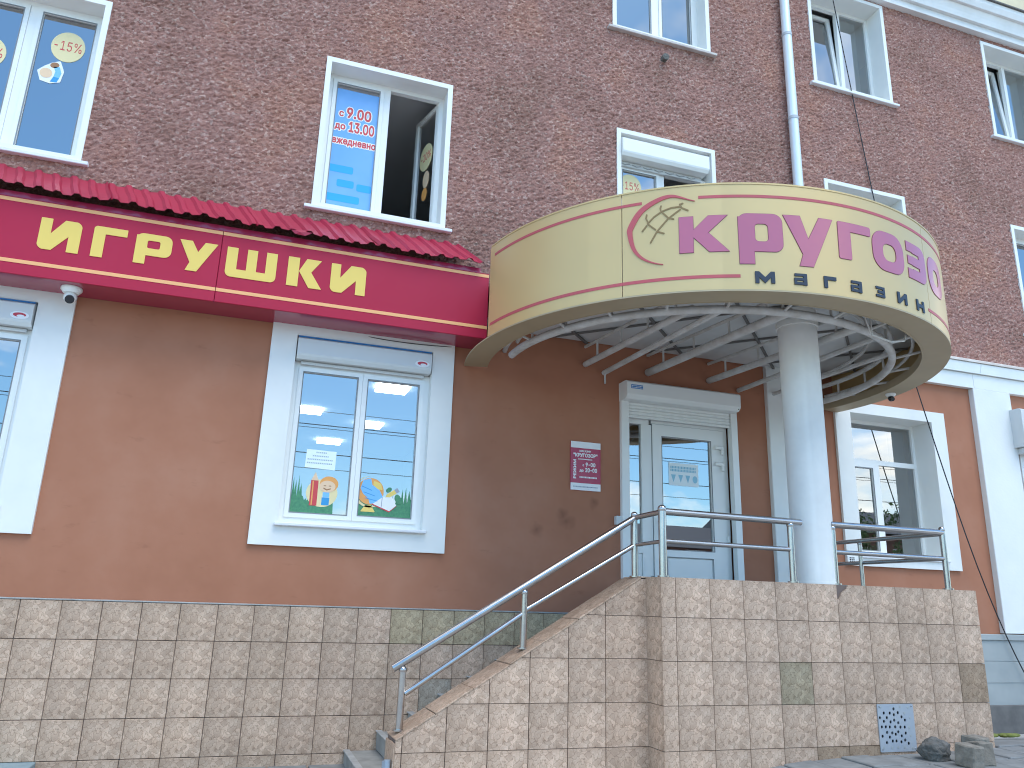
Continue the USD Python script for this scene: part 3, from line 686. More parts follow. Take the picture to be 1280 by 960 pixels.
# ---------------------------------------------------------------- tiled plinth of the facade
PT, TH = .2986, .012
pk = obj(bld, 'tiled_plinth', bx(-2.5, 5.29, -.036, .0, -.3, 1.298), 'grout', 'tiled plinth below the brown wall')
obj(pk, 'plinth_edge', cbx(-2.5, 5.29, -.05, .0, 1.300, 1.312, .003), 'concrete')
def tile_geo(w, h, th=TH):
    return cbx(0, w, -th, 0, 0, h, .0025)
def lay_tile(parent, shape, ox, oz, y, material, rotz=0, loc=None, th=TH):
    """shape: polygon in tile coordinates"""
    obj(parent, 'tile', ex(shape, -th, 0) if shape is not None else tile_geo(PT - .0045, .2945), material, loc=loc or (ox, y, oz), rotz=rotz)
ABC = 'abc'
for j in range(5):
    for i in range(-8, 18):
        x = i * PT; z = 1.30 - .0055 - (j + 1) * .3 + .0035 + .003
        mt = 'tile_grey_' + ABC[rng.integers(3)]
        if j == 0 and i >= 10: mt = 'tile_moss'
        elif j == 2 and i == 11: mt = 'tile_slate'
        elif i > 6 and rng.random() < .5: mt = 'tile_pink_' + ABC[rng.integers(3)]
        x1_ = min(x + PT - .0055, 5.285)
        if x1_ - x < .03: continue
        lay_tile(pk, None if x1_ == x + PT - .0055 else sbox(0, 0, x1_ - x, .2926), x + .0015 + rng.uniform(-.0008, .0008), z, -.036 - rng.uniform(0, .0015), mt)

# ================================================================== ENTRANCE DOOR (part of the building)
dr = obj(bld, 'door', [bx(5.336, 5.425, -.05, .03, 1.6, 3.57), bx(6.712, 6.79, -.05, .03, 1.6, 3.57), bx(5.425, 6.712, .02, .08, 3.38, 3.60)], 'upvc', 'white glazed entrance door with a side light')
DY = .06
obj(dr, 'frame', [bx(5.4255, 5.7195, DY, DY + .06, 3.325, 3.378), bx(5.4255, 5.7195, DY, DY + .06, 1.61, 1.70), bx(5.625, 5.75, DY, DY + .06, 1.7005, 3.3245), bx(5.7505, 6.711, DY, DY + .06, 3.345, 3.378), bx(6.665, 6.711, DY, DY + .06, 1.61, 3.3445)], 'upvc')
obj(dr, 'pane', quad(5.425, 5.625, DY + .03, 2.0, 3.325), 'pane_glass', 'narrow pane of the side light')
obj(dr, 'panel', cbx(5.4255, 5.6245, DY + .01, DY + .05, 1.7005, 1.93, .008), 'upvc')
obj(dr, 'rail', bx(5.4255, 5.6245, DY, DY + .06, 1.931, 1.999), 'upvc')
lf = obj(dr, 'leaf', ex(sbox(5.757, 1.63, 6.658, 3.338).difference(sbox(5.872, 1.985, 6.49, 3.205)).difference(sbox(5.91, 1.69, 6.47, 1.905)), DY - .015, DY + .045), 'upvc', 'white door leaf')
obj(dr, 'seal', [ring(5.752, 6.663, 1.625, 3.343, .006, DY - .004, DY + .02), ring(5.866, 6.496, 1.979, 3.211, .0065, DY - .017, DY - .01), ring(5.905, 6.475, 1.685, 1.91, .006, DY - .0165, DY - .01)], 'upvc_seam')
obj(dr, 'pane', quad(5.87, 6.492, DY + .015, 1.983, 3.207), 'pane_glass', 'large pane of the door leaf')
obj(dr, 'panel', cbx(5.911, 6.469, DY - .005, DY + .035, 1.691, 1.904, .01), 'upvc')
for hz in (3.09, 2.905):
    obj(dr, 'hinge', [cbx(6.53, 6.645, DY - .055, DY - .015, hz + .03, hz + .068, .008), tube([(6.622, DY - .045, hz - .03), (6.622, DY - .045, hz + .03)], .018, 8)], 'upvc')
obj(dr, 'hinge', tube([(6.662, DY - .03, 2.10), (6.662, DY - .03, 2.16)], .012, 8), 'upvc')
obj(dr, 'handle', [tube([(5.815, DY - .015, 2.27), (5.815, DY - .07, 2.27)], .012, 8), tube([(5.815, DY - .07, 2.12), (5.815, DY - .07, 2.32)], .011, 8)], 'steel', smooth=40)
pn = flat(dr, 'paper_notice', sbox(5.965, 2.68, 6.335, 2.93), DY + .011, 'paper_white', 'pale paper notice behind the door glass')
tp = unary_union([sbox(5.985 + .019 * k, zz, 5.985 + .019 * k + .013, zz + .026) for zz in (2.868, 2.835) for k in range(17)] + [Polygon([(5.99 + .09 * k, 2.80), (6.05 + .09 * k, 2.80), (6.02 + .09 * k, 2.715)]) for k in range(3)] + [disc_poly(6.29, 2.76, .03, .04)])
flat(pn, 'notice_mark', tp, DY + .0095, 'notice_blue', th=.001)
bxs = obj(dr, 'shutter_box', shutter_box(5.33, 6.745, 3.535, 3.735, -.20, .02), 'upvc', 'white roller shutter box over the door')
lb = flat(bxs, 'shutter_label', sbox(5.378, 3.642, 5.518, 3.685), -.2025, 'label_blue', 'small blue and white maker label', th=.003)
for lz in (3.672, 3.654):
    flat(lb, 'label_line', unary_union([sbox(5.386 + .016 * k, lz - .004, 5.386 + .016 * k + .011, lz + .004) for k in range(8)]), -.2035, 'sticker_white', th=.001)
flat(bxs, 'shutter_screw', disc_poly(6.725, 3.56, .008), -.187, 'dark_hole', th=.02)
for k in range(5):
    obj(dr, 'shutter_slat', cbx(5.428, 6.709, -.03 - .003 * (k % 2), -.012, 3.537 - .034 * (k + 1) + .002, 3.537 - .034 * k, .007), 'upvc')

# ================================================================== ENTRANCE STEPS
st = thing('entrance_steps', 'tiled entrance landing with a sloped stair wall and concrete steps', 'steps')
FY, RY, LX0, LX1, LZ = -2.1, -1.87, 4.622, 7.698, 1.61
core = obj(st, 'landing', [bx(LX0 + .014, LX1 - .014, FY + .014, RY + .32, -.2, LZ - .012), bx(5.3, LX1 - .014, RY + .3205, -.001, -.2, LZ - .012)], 'concrete', 'concrete core of the landing')
obj(core, 'grout_face', [bx(LX0 + .010, LX1 - .010, FY + .010, FY + .0135, -.2, LZ - .004), bx(LX0 + .010, LX0 + .0135, FY + .0136, RY + .32, -.2, LZ - .004)], 'grout')
obj(st, 'landing_floor', [bx(LX0 + .0145, LX1, FY + .0141, RY + .32, LZ - .0115, LZ - .001), bx(5.3, LX1, RY + .3205, -.0015, LZ - .0115, LZ - .001)], 'step_concrete')
rowz = [(1.3212, 1.608), (1.0122, 1.3168), (.7072, 1.0078), (.4052, .7028), (.1042, .4008)]
xj = [LX0] + [4.743 + .2965 * k for k in range(10)] + [LX1]
for j, (za, zb_) in enumerate(rowz):
    for i in range(11):
        a, b_ = xj[i] + .0022, xj[i + 1] - .0022
        if i == 0: a = LX0
        if i == 10: b_ = LX1
        mt = 'tile_pink_' + ABC[rng.integers(3)]
        if j == 2 and i == 4: mt = 'tile_olive'
        if j == 2 and i == 10: mt = 'tile_brown'
        if j == 4 and i in (5, 6): mt = 'tile_brown'
        shp = None
        if j == 0 and i == 6:
            hgt = zb_ - za
            shp = Polygon([(0, 0), (b_ - a, 0), (b_ - a, hgt), (.11, hgt), (.095, hgt - .03), (.045, hgt - .06), (.02, hgt - .10), (0, hgt - .12)])
        lay_tile(st, shp if shp is not None else sbox(0, 0, b_ - a, zb_ - za), a, za, FY + .010 - rng.uniform(0, .0012), mt)
    # return face, left side of the landing
    for (ya, yb2) in ((-2.09, -1.862),):
        lay_tile(st, sbox(0, 0, yb2 - ya, zb_ - za), 0, 0, 0, 'tile_pink_a', rotz=-90, loc=(LX0 + .010, yb2, za))
    for (ya, yb2) in ((-2.086, -1.8), (-1.794, -1.5), (-1.494, -1.2), (-1.194, -.9), (-.894, -.6), (-.594, -.3), (-.294, -.02)):
        lay_tile(st, sbox(0, 0, yb2 - ya, zb_ - za), 0, 0, 0, 'tile_pink_b', rotz=90, loc=(LX1 - .0138, ya, za))
# sloped stair wall
sl0, sl1 = (2.735, .487), (4.575, 1.607)
slope = (sl1[1] - sl0[1]) / (sl1[0] - sl0[0])
topz = lambda x: sl0[1] + slope * (x - sl0[0])
prof = Polygon([(2.745, -.25), (4.63, -.25), (4.63, topz(4.575) - .016), (4.575, topz(4.575) - .016), (2.745, topz(2.745) - .016)])
sw_ = obj(st, 'stair_wall', ex(prof, RY + .012, RY + .31), 'grout', 'sloped tiled side wall of the stairs')
for j, (za, zb_) in enumerate(rowz + [(-.2, .099)]):
    for i in range(7):
        a = 2.737 + .046 + .2985 * (i - 1) + .003 + (0 if i else .2525); b_ = 2.737 + .046 + .2985 * i - .003
        if i == 6: b_ = LX0 - .004 + .012
        sh = sbox(a, za, b_, zb_).intersection(Polygon([(2.737, -.3), (4.7, -.3), (4.7, topz(4.575) - .012), (4.575, topz(4.575) - .012), (2.737, topz(2.737) - .012)]))
        for g in polys(sh):
            if g.area < 2e-4: continue
            lay_tile(sw_, affinity.translate(g, -(b_ - .2925), -za), b_ - .2925, za, RY + .012 - rng.uniform(0, .001), 'tile_pink_' + ABC[rng.integers(3)])
# cap tiles on the slope
L = math.hypot(sl1[0] - sl0[0], sl1[1] - sl0[1]); ux, uz = (sl1[0] - sl0[0]) / L, slope * (sl1[0] - sl0[0]) / L
for k in range(7):
    s0, s1 = L / 7 * k + .002, L / 7 * (k + 1) - .002
    c = cbx(s0, s1, RY - .006, RY + .325, -.012, 0, .003); v = c.vertices.copy()
    c.vertices = np.stack([sl0[0] + v[:, 0] * ux - v[:, 2] * uz, v[:, 1], sl0[1] + v[:, 0] * uz + v[:, 2] * ux + .003 * (k % 2)], 1)
    obj(sw_, 'tile', c, ('tile_grey_a', 'tile_grey_b', 'tile_pink_a')[k % 3])
obj(sw_, 'tile', cbx(2.728, 2.742, RY + .005, RY + .16, .30, .462, .003), 'tile_pink_b')
obj(sw_, 'tile', cbx(2.73, 2.744, RY + .17, RY + .31, .18, .455, .003), 'tile_pink_a')
# small level tile at the top of the slope
obj(sw_, 'tile', cbx(4.58, 4.70, RY - .004, RY + .31, LZ - .008, LZ + .004, .003), 'tile_pink_b')
# steps
for k in range(10):
    xa = 2.66 + k * .268; zt_ = .117 + k * .1495
    obj(st, 'step', cbx(xa, 5.296, -1.555 + (0 if k else -.0), -.052, -.2 if k == 0 else zt_ - .1465, zt_, .008), 'step_concrete')
    obj(st, 'nosing', cbx(xa - .012, xa + .045, -1.553, -.056, zt_ + .0005, zt_ + .012, .004), 'concrete')
for k, (py_, h) in enumerate(((-1.83, .36), (-1.76, .34))):
    c = obj('/World', 'conduit_pipe', tube([(2.70, py_, -.2), (2.70, py_, h)], .022, 10), 'conduit_blue', smooth=40,
            label=('blue grey conduit stub at the front foot of the stair wall', 'blue grey conduit stub just behind the front one by the stair wall')[k], cat='pipe')

# vent grille on the landing front
vg = thing('vent_grille', 'blue grey perforated metal vent cover screwed to the tiled landing', 'vent', (6.517, FY - .004, .352))
plate = rnd(sbox(0, 0, .356, .35), .008)
hp = [(427, 190), (285, 250), (373, 253), (490, 248), (432, 278), (230, 320), (330, 320), (545, 312), (287, 375), (383, 385), (436, 360), (595, 362), (495, 400), (258, 457), (314, 457), (373, 460), (450, 460), (527, 467), (592, 467), (332, 540), (407, 550), (495, 535), (605, 558), (458, 570), (267, 595), (547, 597), (373, 612), (330, 690), (415, 670), (468, 670), (595, 660), (540, 685), (648, 712)]
hp2 = [(233, 155), (520, 158), (636, 170), (585, 253), (668, 325), (655, 470), (678, 597), (285, 765), (405, 768), (490, 765), (587, 768), (705, 785)]
def hmap(a, b_):
    t_ = (b_ - 115) / 715.0; xl = 185 + t_ * 60; return (a - xl) / 525.0 * .356, .35 * (1 - t_)
for a, b_ in hp: plate = plate.difference(disc_poly(*hmap(a, b_), .0115, .0125, 12))
obj(vg, 'plate', ex(plate, -.008, 0), 'vent_paint')
obj(vg, 'recess', bx(.01, .346, .0005, .0035, .01, .34), 'dark_hole')
for a, b_ in hp2: obj(vg, 'dimple', ex(disc_poly(*hmap(a, b_), .009, .010, 10), -.0095, -.0075), 'plinth_blue')
for a, b_ in ((.018, .02), (.338, .02), (.018, .332), (.338, .332)): obj(vg, 'screw', trimesh.creation.icosphere(1, .006).apply_translation([a, -.008, b_]), 'steel')

# ================================================================== COLUMN
col = thing('column', 'round white painted column carrying the gold canopy', 'column', (6.20, -1.885, LZ))
prof = np.array([(.0, 0), (.176, 0), (.176, .02), (.172, .03), (.171, 2.25), (.171, 2.42), (0, 2.42)])
obj(col, 'shaft', trimesh.creation.revolve(prof, sections=48), 'column_white', smooth=40)
obj(col, 'collar', trimesh.creation.revolve(np.array([(.1715, 2.26), (.185, 2.262), (.185, 2.31), (.1715, 2.312)]), sections=48), 'column_white', smooth=40)

# ================================================================== HANDRAIL
hr = thing('handrail', 'brushed stainless steel railing around the landing and down the stairs', 'railing')
RAILY, SY = -2.02, -1.73
def rail(pts, r): obj(hr, 'rail', tube(pts, r, 14), 'steel', smooth=40)
def post(x, y, z0, z1, r=.026, capball=True):
    p = obj(hr, 'post', tube([(x, y, z0), (x, y, z1)], r, 14), 'steel', smooth=40)
    obj(p, 'flange', trimesh.creation.cylinder(.045, .01, sections=20).apply_translation([x, y, z0 + .006]), 'steel', smooth=30)
    if capball: obj(p, 'post_cap', trimesh.creation.icosphere(2, r * 1.12).apply_translation([x, y, z1]), 'steel', smooth=True)
TOPZ, MIDZ = 2.10, 1.875
post(4.69, RAILY, LZ, 2.125, .031); post(5.875, RAILY, LZ, TOPZ - .03); post(6.295, RAILY, LZ, TOPZ - .03); post(7.485, RAILY, LZ, 2.125, .025)
rail([(4.69, RAILY, TOPZ + .008), (5.98, RAILY, TOPZ)], .0275); rail([(6.275, RAILY, TOPZ), (7.485, RAILY, TOPZ)], .0275)
rail([(4.69, RAILY, MIDZ + .006), (5.875, RAILY, MIDZ)], .019); rail([(6.295, RAILY, MIDZ), (7.485, RAILY, MIDZ)], .019)
# side rail back to the facade
rail([(7.485, RAILY, TOPZ - .01), (7.485, -.12, TOPZ - .01)], .021); rail([(7.485, RAILY, MIDZ), (7.485, -.12, MIDZ)], .019)
post(7.47, -1.03, LZ, TOPZ - .04, .020); post(7.47, -.10, LZ, TOPZ, .020)
# corner towards the stairs and the sloped part
post(4.60, SY, LZ, 2.10, .025)
rail([(4.60, SY, 2.078), (4.69, RAILY, TOPZ + .006)], .021); rail([(4.60, SY, 1.862), (4.69, RAILY, MIDZ + .004)], .015)
rail([(2.715, SY, .922), (4.60, SY, 2.076)], .0275)
for (xa, za), (xb, zb2) in (((2.81, .757), (3.662, 1.312)), ((3.68, 1.334), (4.60, 1.862))): rail([(xa, SY, za), (xb, SY, zb2)], .0185)
post(2.785, SY, topz(2.785) + .004, .915, .026); post(3.672, SY, topz(3.672) + .004, 1.465, .025)

# ================================================================== CANOPY (curved gold sign)
CX, CY, R, ZB, ZTOP = 5.894, -.572, 2.392, 3.724, 4.614
cn = thing('canopy', 'curved gold entrance canopy with raised wine coloured shop letters', 'canopy')
D2R = math.pi / 180
def wrap(mesh, maxlen=.035):
    """(s = R*theta, depth outward, z) -> cylinder; mesh made by ex(): x = s, y = -outward"""
    v, f = trimesh.remesh.subdivide_to_size(mesh.vertices, mesh.faces, maxlen, max_iter=12)
    th = v[:, 0] / R; r = R - v[:, 1]
    return trimesh.Trimesh(np.stack([CX + r * np.cos(th), CY + r * np.sin(th), v[:, 2]], 1), f, process=False)
def deg(a): return R * a * D2R
def band(a0, a1, r0, r1, z0, z1, n=None):
    n = n or max(6, int(abs(a1 - a0) / 1.5)); a = np.linspace(a0, a1, n + 1) * D2R
    V = []
    for r, z in ((r0, z0), (r1, z0), (r1, z1), (r0, z1)):
        V.append(np.stack([CX + r * np.cos(a), CY + r * np.sin(a), np.full(n + 1, z)], 1))
    V = np.vstack(V); F = []; k = n + 1
    for i in range(n):
        for s_ in range(4):
            p, q_ = s_ * k + i, ((s_ + 1) % 4) * k + i
            F += [[p, p + 1, q_ + 1], [p, q_ + 1, q_]]
    for i, flip in ((0, 1), (n, 0)):
        c = [s_ * k + i for s_ in range(4)]
        F += [[c[0], c[1], c[2]], [c[0], c[2], c[3]]] if not flip else [[c[2], c[1], c[0]], [c[3], c[2], c[0]]]
    m_ = trimesh.Trimesh(V, np.array(F), process=False); m_.fix_normals(); return m_
for a0, a1 in ((-170.9, -134.16), (-134.02, -67.1), (-66.98, 13.9)):
    obj(cn, 'gold_panel', band(a0, a1, R - .012, R, ZB, ZTOP), 'gold_panel', smooth=35)
obj(cn, 'top_edge', band(-170.4, 13.9, R - .05, R + .004, ZTOP + .0005, ZTOP + .014), 'gold_panel', smooth=35)
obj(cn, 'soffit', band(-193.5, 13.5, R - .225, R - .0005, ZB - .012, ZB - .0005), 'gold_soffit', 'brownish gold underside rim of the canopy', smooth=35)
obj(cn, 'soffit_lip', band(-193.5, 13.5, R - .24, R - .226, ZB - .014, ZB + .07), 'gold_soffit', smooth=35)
def stripe(a0, a1, z, hw=.0125):
    obj(cn, 'stripe', wrap(ex(sbox(deg(a0), z - hw, deg(a1), z + hw), -.0025, .001), .05), 'wine_line')
stripe(-168.8, -130.1, 4.509); stripe(-119.5, 10, 4.509); stripe(-170, -112.5, 3.832, .0135); stripe(-67.9, 10, 3.832, .0135)
def cyl_shape(pts): return Polygon([(deg(a), z) for a, z in pts])
def letter(name, shape, material='wine_letter', depth=.005, rim=True):
    l = obj(cn, name, wrap(ex(shape, -depth, -.0005)), material)
    if rim: obj(l, 'letter_edge', wrap(ex(shape.buffer(.0028), -.003, .001)), 'letter_edge')
    return l
big = []
big.append(cyl_shape([(-123.2, 4.345), (-120.62, 4.345), (-120.6, 4.228), (-117.86, 4.345), (-114.35, 4.345), (-117.95, 4.20), (-114.25, 4.037), (-117.85, 4.037), (-120.65, 4.165), (-120.72, 4.037), (-123.25, 4.037)]))
def rrect(a0, a1, z0, z1, r): return rnd(sbox(deg(a0), z0, deg(a1), z1), r)
pr = rrect(-112.5, -104.3, 4.037, 4.357, .07).union(sbox(deg(-112.5), 3.932, deg(-109.75), 4.25)).union(sbox(deg(-112.5), 4.25, deg(-110.5), 4.33)).difference(rrect(-109.5, -107.0, 4.120, 4.270, .03))
big.append(pr)
big.append(cyl_shape([(-104.05, 4.357), (-100.75, 4.36), (-99.34, 4.165), (-96.9, 4.36), (-94.07, 4.36), (-98.72, 3.935), (-101.4, 3.935), (-100.6, 4.033)]))
big.append(rnd(cyl_shape([(-92.95, 4.362), (-85.25, 4.362), (-85.3, 4.285), (-90.2, 4.285), (-90.3, 4.043), (-93.1, 4.043)]), .015))
big.append(rrect(-84.95, -75.95, 4.022, 4.370, .13).difference(rrect(-82.2, -78.4, 4.115, 4.268, .06)))
zee = rrect(-74.6, -67.2, 4.045, 4.372, .09).union(sbox(deg(-74.6), 4.045, deg(-71), 4.13)).union(sbox(deg(-74.6), 4.287, deg(-71), 4.372))
zee = zee.difference(sbox(deg(-75), 4.13, deg(-72.6), 4.287)).difference(sbox(deg(-74), 4.136, deg(-70.0), 4.168)).difference(sbox(deg(-74), 4.250, deg(-70.0), 4.282)).union(sbox(deg(-74.4), 4.172, deg(-70), 4.246))
big.append(zee)
big.append(rrect(-65.8, -57.0, 4.028, 4.374, .13).difference(rrect(-63.1, -59.7, 4.12, 4.27, .06)))
for s_ in big: letter('big_letter', s_)
# small letters: magazin
def lt(kind, a0, a1, z0=3.776, z1=3.868):
    x0, x1 = deg(a0), deg(a1); w_, h_ = x1 - x0, z1 - z0; q_ = .026
    S_ = lambda pts, t=q_: LineString([(x0 + a * w_, z0 + b * h_) for a, b in pts]).buffer(t / 2, cap_style=2, join_style=2)
    if kind == 'm': s_ = unary_union([S_([(.09, 0), (.09, 1)]), S_([(.91, 0), (.91, 1)]), S_([(.09, .93), (.5, .25), (.91, .93)], .03)])
    elif kind == 'a': s_ = unary_union([S_([(.10, .89), (.88, .89)], .018), S_([(.88, .98), (.88, 0)]), S_([(.88, .5), (.14, .5), (.14, .13), (.88, .13)], .017)])
    elif kind == 'g': s_ = S_([(.1, 0), (.1, .86), (1, .86)])
    elif kind == 'z': s_ = unary_union([S_([(.05, .86), (.87, .86), (.87, .13), (.03, .13)], .017), S_([(.25, .5), (.87, .5)], .019)])
    elif kind == 'i': s_ = unary_union([S_([(.1, 0), (.1, 1)]), S_([(.9, 0), (.9, 1)]), S_([(.12, .12), (.88, .88)])])
    elif kind == 'n': s_ = unary_union([S_([(.1, 0), (.1, 1)]), S_([(.9, 0), (.9, 1)]), S_([(.1, .5), (.9, .5)])])
    return s_.intersection(sbox(x0 - .005, z0, x1 + .005, z1)).buffer(.002)
for k_, a0, a1 in (('m', -109.85, -106.35), ('a', -102.8, -100.3), ('g', -96.75, -94.35), ('a', -91.25, -88.75), ('z', -85.3, -82.95), ('i', -79.3, -76.5), ('n', -73.0, -70.2)):
    letter('small_letter', lt(k_, a0, a1), 'navy_letter', .008, rim=False)
# emblem: crescent and globe net
arc = np.array([(-120.155, 4.478), (-123.05, 4.524), (-125.6, 4.535), (-128.78, 4.482), (-130.94, 4.406), (-132.32, 4.306), (-132.5, 4.248), (-131.83, 4.122), (-129.76, 4.015), (-126.31, 3.956)])
tt = np.linspace(0, 1, len(arc)); t2 = np.linspace(0, 1, 60)
from scipy.interpolate import CubicSpline
ap = CubicSpline(tt, np.stack([arc[:, 0] * D2R * R, arc[:, 1]], 1))(t2)
tg = np.gradient(ap, axis=0); tg /= np.linalg.norm(tg, axis=1)[:, None]; nn = np.stack([-tg[:, 1], tg[:, 0]], 1)
hw = (.003 + .021 * np.sin(np.pi * np.clip(t2, 0, 1)) ** 1.2)[:, None]
em = obj(cn, 'emblem', wrap(ex(Polygon(np.vstack([ap + nn * hw, (ap - nn * hw)[::-1]])).buffer(0), -.006, .001), .04), 'wine_line', 'crescent arc emblem with a globe net')
nets = [[(-130.1, 4.262), (-129.25, 4.305)], [(-128.55, 4.155), (-127.3, 4.245)], [(-127.2, 4.25), (-125.2, 4.345), (-122.9, 4.415)], [(-129.05, 4.322), (-127.8, 4.375), (-126.4, 4.412)],
        [(-126.2, 4.416), (-124.6, 4.437), (-122.9, 4.44)], [(-129.0, 4.318), (-127.6, 4.262)], [(-127.2, 4.243), (-126.05, 4.222)], [(-126.3, 4.408), (-125.2, 4.355)], [(-125.1, 4.35), (-124.2, 4.338)],
        [(-129.2, 4.40), (-129.35, 4.37), (-129.0, 4.335)], [(-126.45, 4.462), (-126.6, 4.44), (-126.5, 4.42)], [(-122.4, 4.466), (-122.95, 4.46), (-122.6, 4.428), (-121.5, 4.402)]]
for nt in nets:
    obj(em, 'globe_line', wrap(ex(LineString([(deg(a), z) for a, z in nt]).buffer(.0062), -.004, .001), .05), 'globe_line')
# structure under the canopy
def arc_pts(a0, a1, r, z, n=60, cy=CY): 
    a = np.linspace(a0, a1, n) * D2R; return np.stack([CX + r * np.cos(a), cy + r * np.sin(a), np.full(n, z)], 1)
def pipe(pts, r, nm='pipe', n=8): obj(cn, nm, tube(pts, r, n), 'pipe_white', smooth=40)
rp = arc_pts(-194, 14, 1.955, 3.755, 70, -.50); pipe(rp[(rp[:, 1] < -.36) | ((rp[:, 0] > 6) & (rp[:, 1] < -.02))], .036, 'ring_pipe', 10)
rp = arc_pts(-194, 14, 1.955, 3.93, 70, -.50); pipe(rp[rp[:, 1] < -.02], .026, 'ring_pipe', 8)
rp = arc_pts(-194, 14, 2.12, 3.86, 70, -.53); pipe(rp[rp[:, 1] < -.02], .016, 'ring_pipe', 6)
rp = arc_pts(-194, 14, 1.82, 4.02, 70, -.45); pipe(rp[rp[:, 1] < -.02], .02, 'ring_pipe', 8)
for x, r_, zf in ((4.92, .032, 3.80), (5.68, .042, 3.80), (6.46, .036, 3.80)):
    dy = -.50 - math.sqrt(max(.01, 1.955 ** 2 - (x - CX) ** 2))
    pipe([(x, -.02, 3.90), (x, dy, zf - .03)], r_, 'truss_chord', 10)
    pipe([(x, -.02, 4.10), (x, dy, 3.93)], .018, 'truss_chord')
    for f_ in (.15, .4, .65, .88):
        pipe([(x, dy * f_, 3.90 + (zf - 3.93) * f_ - .0), (x, dy * f_, 4.10 - .17 * f_)], .012, 'strut', 6)
for x, r_, zf in ((5.14, .028, 3.76), (6.85, .028, 3.8), (7.3, .024, 3.8)):
    dy = -.50 - math.sqrt(max(.01, 1.955 ** 2 - (x - CX) ** 2))
    pipe([(x, -.02, 3.83), (x, dy, zf)], r_, 'truss_chord', 8)
pipe([(5.14, -.05, 3.82), (5.14, -.05, 3.70)], .012, 'strut', 6)
for a in np.arange(-168, 10, 14.0):
    p0, p1 = arc_pts(a, a, 1.955, 3.76, 1, -.50)[0], arc_pts(a, a, R - .02, 3.83, 1)[0]
    pipe([p0, p1], .013, 'bracket', 6)
    pipe([p0, p0 + [0, 0, .17]], .012, 'strut', 6)
# ceiling sheets with dark joints, laid over diagonal battens
disc = sbox(3.72, -4, 12, 0).intersection(Polygon([(CX + (R - .03) * math.cos(a), CY + (R - .03) * math.sin(a)) for a in np.linspace(-193.5 * D2R, 13.5 * D2R, 80)])).intersection(sbox(0, -4, 12, -.02))
rotd = affinity.rotate(disc, -45, origin=(CX, CY))
bx0, by0, bx1, by1 = rotd.bounds
def flat_up(shape, z0, z1):
    out = []
    for g in polys(shape):
        e = trimesh.creation.extrude_polygon(g, z1 - z0, engine='earcut'); e.apply_translation([0, 0, z0]); out.append(e)
    return cat_(out)
nxs = np.linspace(bx0, bx1, 6); nys = np.linspace(by0, by1, 6)
for i in range(5):
    for j in range(5):
        cell = sbox(nxs[i] + .008, nys[j] + .008, nxs[i + 1] - .008, nys[j + 1] - .008).intersection(rotd)
        if cell.area < .01: continue
        obj(cn, 'ceiling_sheet', flat_up(affinity.rotate(cell, 45, origin=(CX, CY)), 4.16, 4.172), 'ceiling_sheet')
for k in range(1, 5):
    for ln in (sbox(nxs[k] - .013, by0, nxs[k] + .013, by1), sbox(bx0, nys[k] - .013, bx1, nys[k] + .013)):
        g = ln.intersection(rotd)
        horizontal = ln.bounds[2] - ln.bounds[0] > 1
        obj(cn, 'batten', flat_up(affinity.rotate(g, 45, origin=(CX, CY)), 4.135 if horizontal else 4.14, 4.156 if horizontal else 4.158), 'ceiling_batten')
obj(cn, 'roof_sheet', flat_up(disc, 4.50, 4.515), 'ceiling_batten')
pipe([(6.35, -2.55, 3.80), (6.45, -2.50, 3.66), (6.6, -2.55, 3.60), (6.8, -2.5, 3.65), (6.9, -2.45, 3.80)], .008, 'loose_wire', 5)
pipe([(6.43, -2.53, 3.85), (6.43, -2.53, 3.64)], .006, 'loose_wire', 5)

# ================================================================== RED SIGN BOX
sg = thing('fascia_sign', 'long dark red sign box with yellow letters along the facade', 'sign')
SYF, SZ0, SZ1, SX0, SX1, SJ = -.385, 3.905, 4.60, -3.2, 3.688, 1.135
obj(sg, 'front_panel', cbx(SX0, SJ - .002, SYF, SYF + .02, SZ0, SZ1, .003), 'fascia_red')
obj(sg, 'front_panel', cbx(SJ + .002, SX1, SYF, SYF + .02, SZ0, SZ1, .003), 'fascia_red')
obj(sg, 'soffit', bx(SX0, SX1 - .002, SYF + .021, -.005, SZ0 + .001, SZ0 + .015), 'soffit_red', 'dark red underside of the sign box')
obj(sg, 'end_panel', bx(SX1 - .015, SX1, SYF + .021, -.005, SZ0 + .0155, SZ1 - .002), 'fascia_red')
for xa, xb in ((SX0, SJ - .003), (SJ + .003, SX1 - .001)):
    obj(sg, 'stripe', bx(xa, xb, SYF - .003, SYF - .0005, 4.556, 4.588), 'trim_orange')
    obj(sg, 'stripe', bx(xa, xb, SYF - .003, SYF - .0005, 4.004, 4.036), 'trim_orange')
H_ = .288
def I_(w_=.318):
    return rnd(Polygon([(0, H_), (.088, H_), (.088, .15), (.185, H_), (w_, H_), (w_, 0), (w_ - .092, 0), (w_ - .092, .142), (.11, 0), (0, 0)]), .004).difference(sbox(-.01, -.01, .055, .055).difference(Point(.055, .055).buffer(.056))).difference(sbox(w_ - .055, H_ - .055, w_ + .01, H_ + .01).difference(Point(w_ - .055, H_ - .055).buffer(.056)))
G_ = rnd(Polygon([(0, 0), (.094, 0), (.094, .22), (.265, .22), (.265, H_), (0, H_)]), .004).difference(sbox(-.01, H_ - .03, .03, H_ + .01).difference(Point(.03, H_ - .03).buffer(.031)))
R_ = rnd(sbox(0, .083, .296, H_), .06).union(sbox(0, 0, .092, .16)).union(sbox(0, .15, .05, H_ - .02)).difference(rnd(sbox(.094, .152, .198, .226), .015))
U_ = Polygon([(0, H_), (.105, H_), (.162, .188), (.215, H_), (.322, H_), (.168, 0), (.072, 0), (.102, .08)])
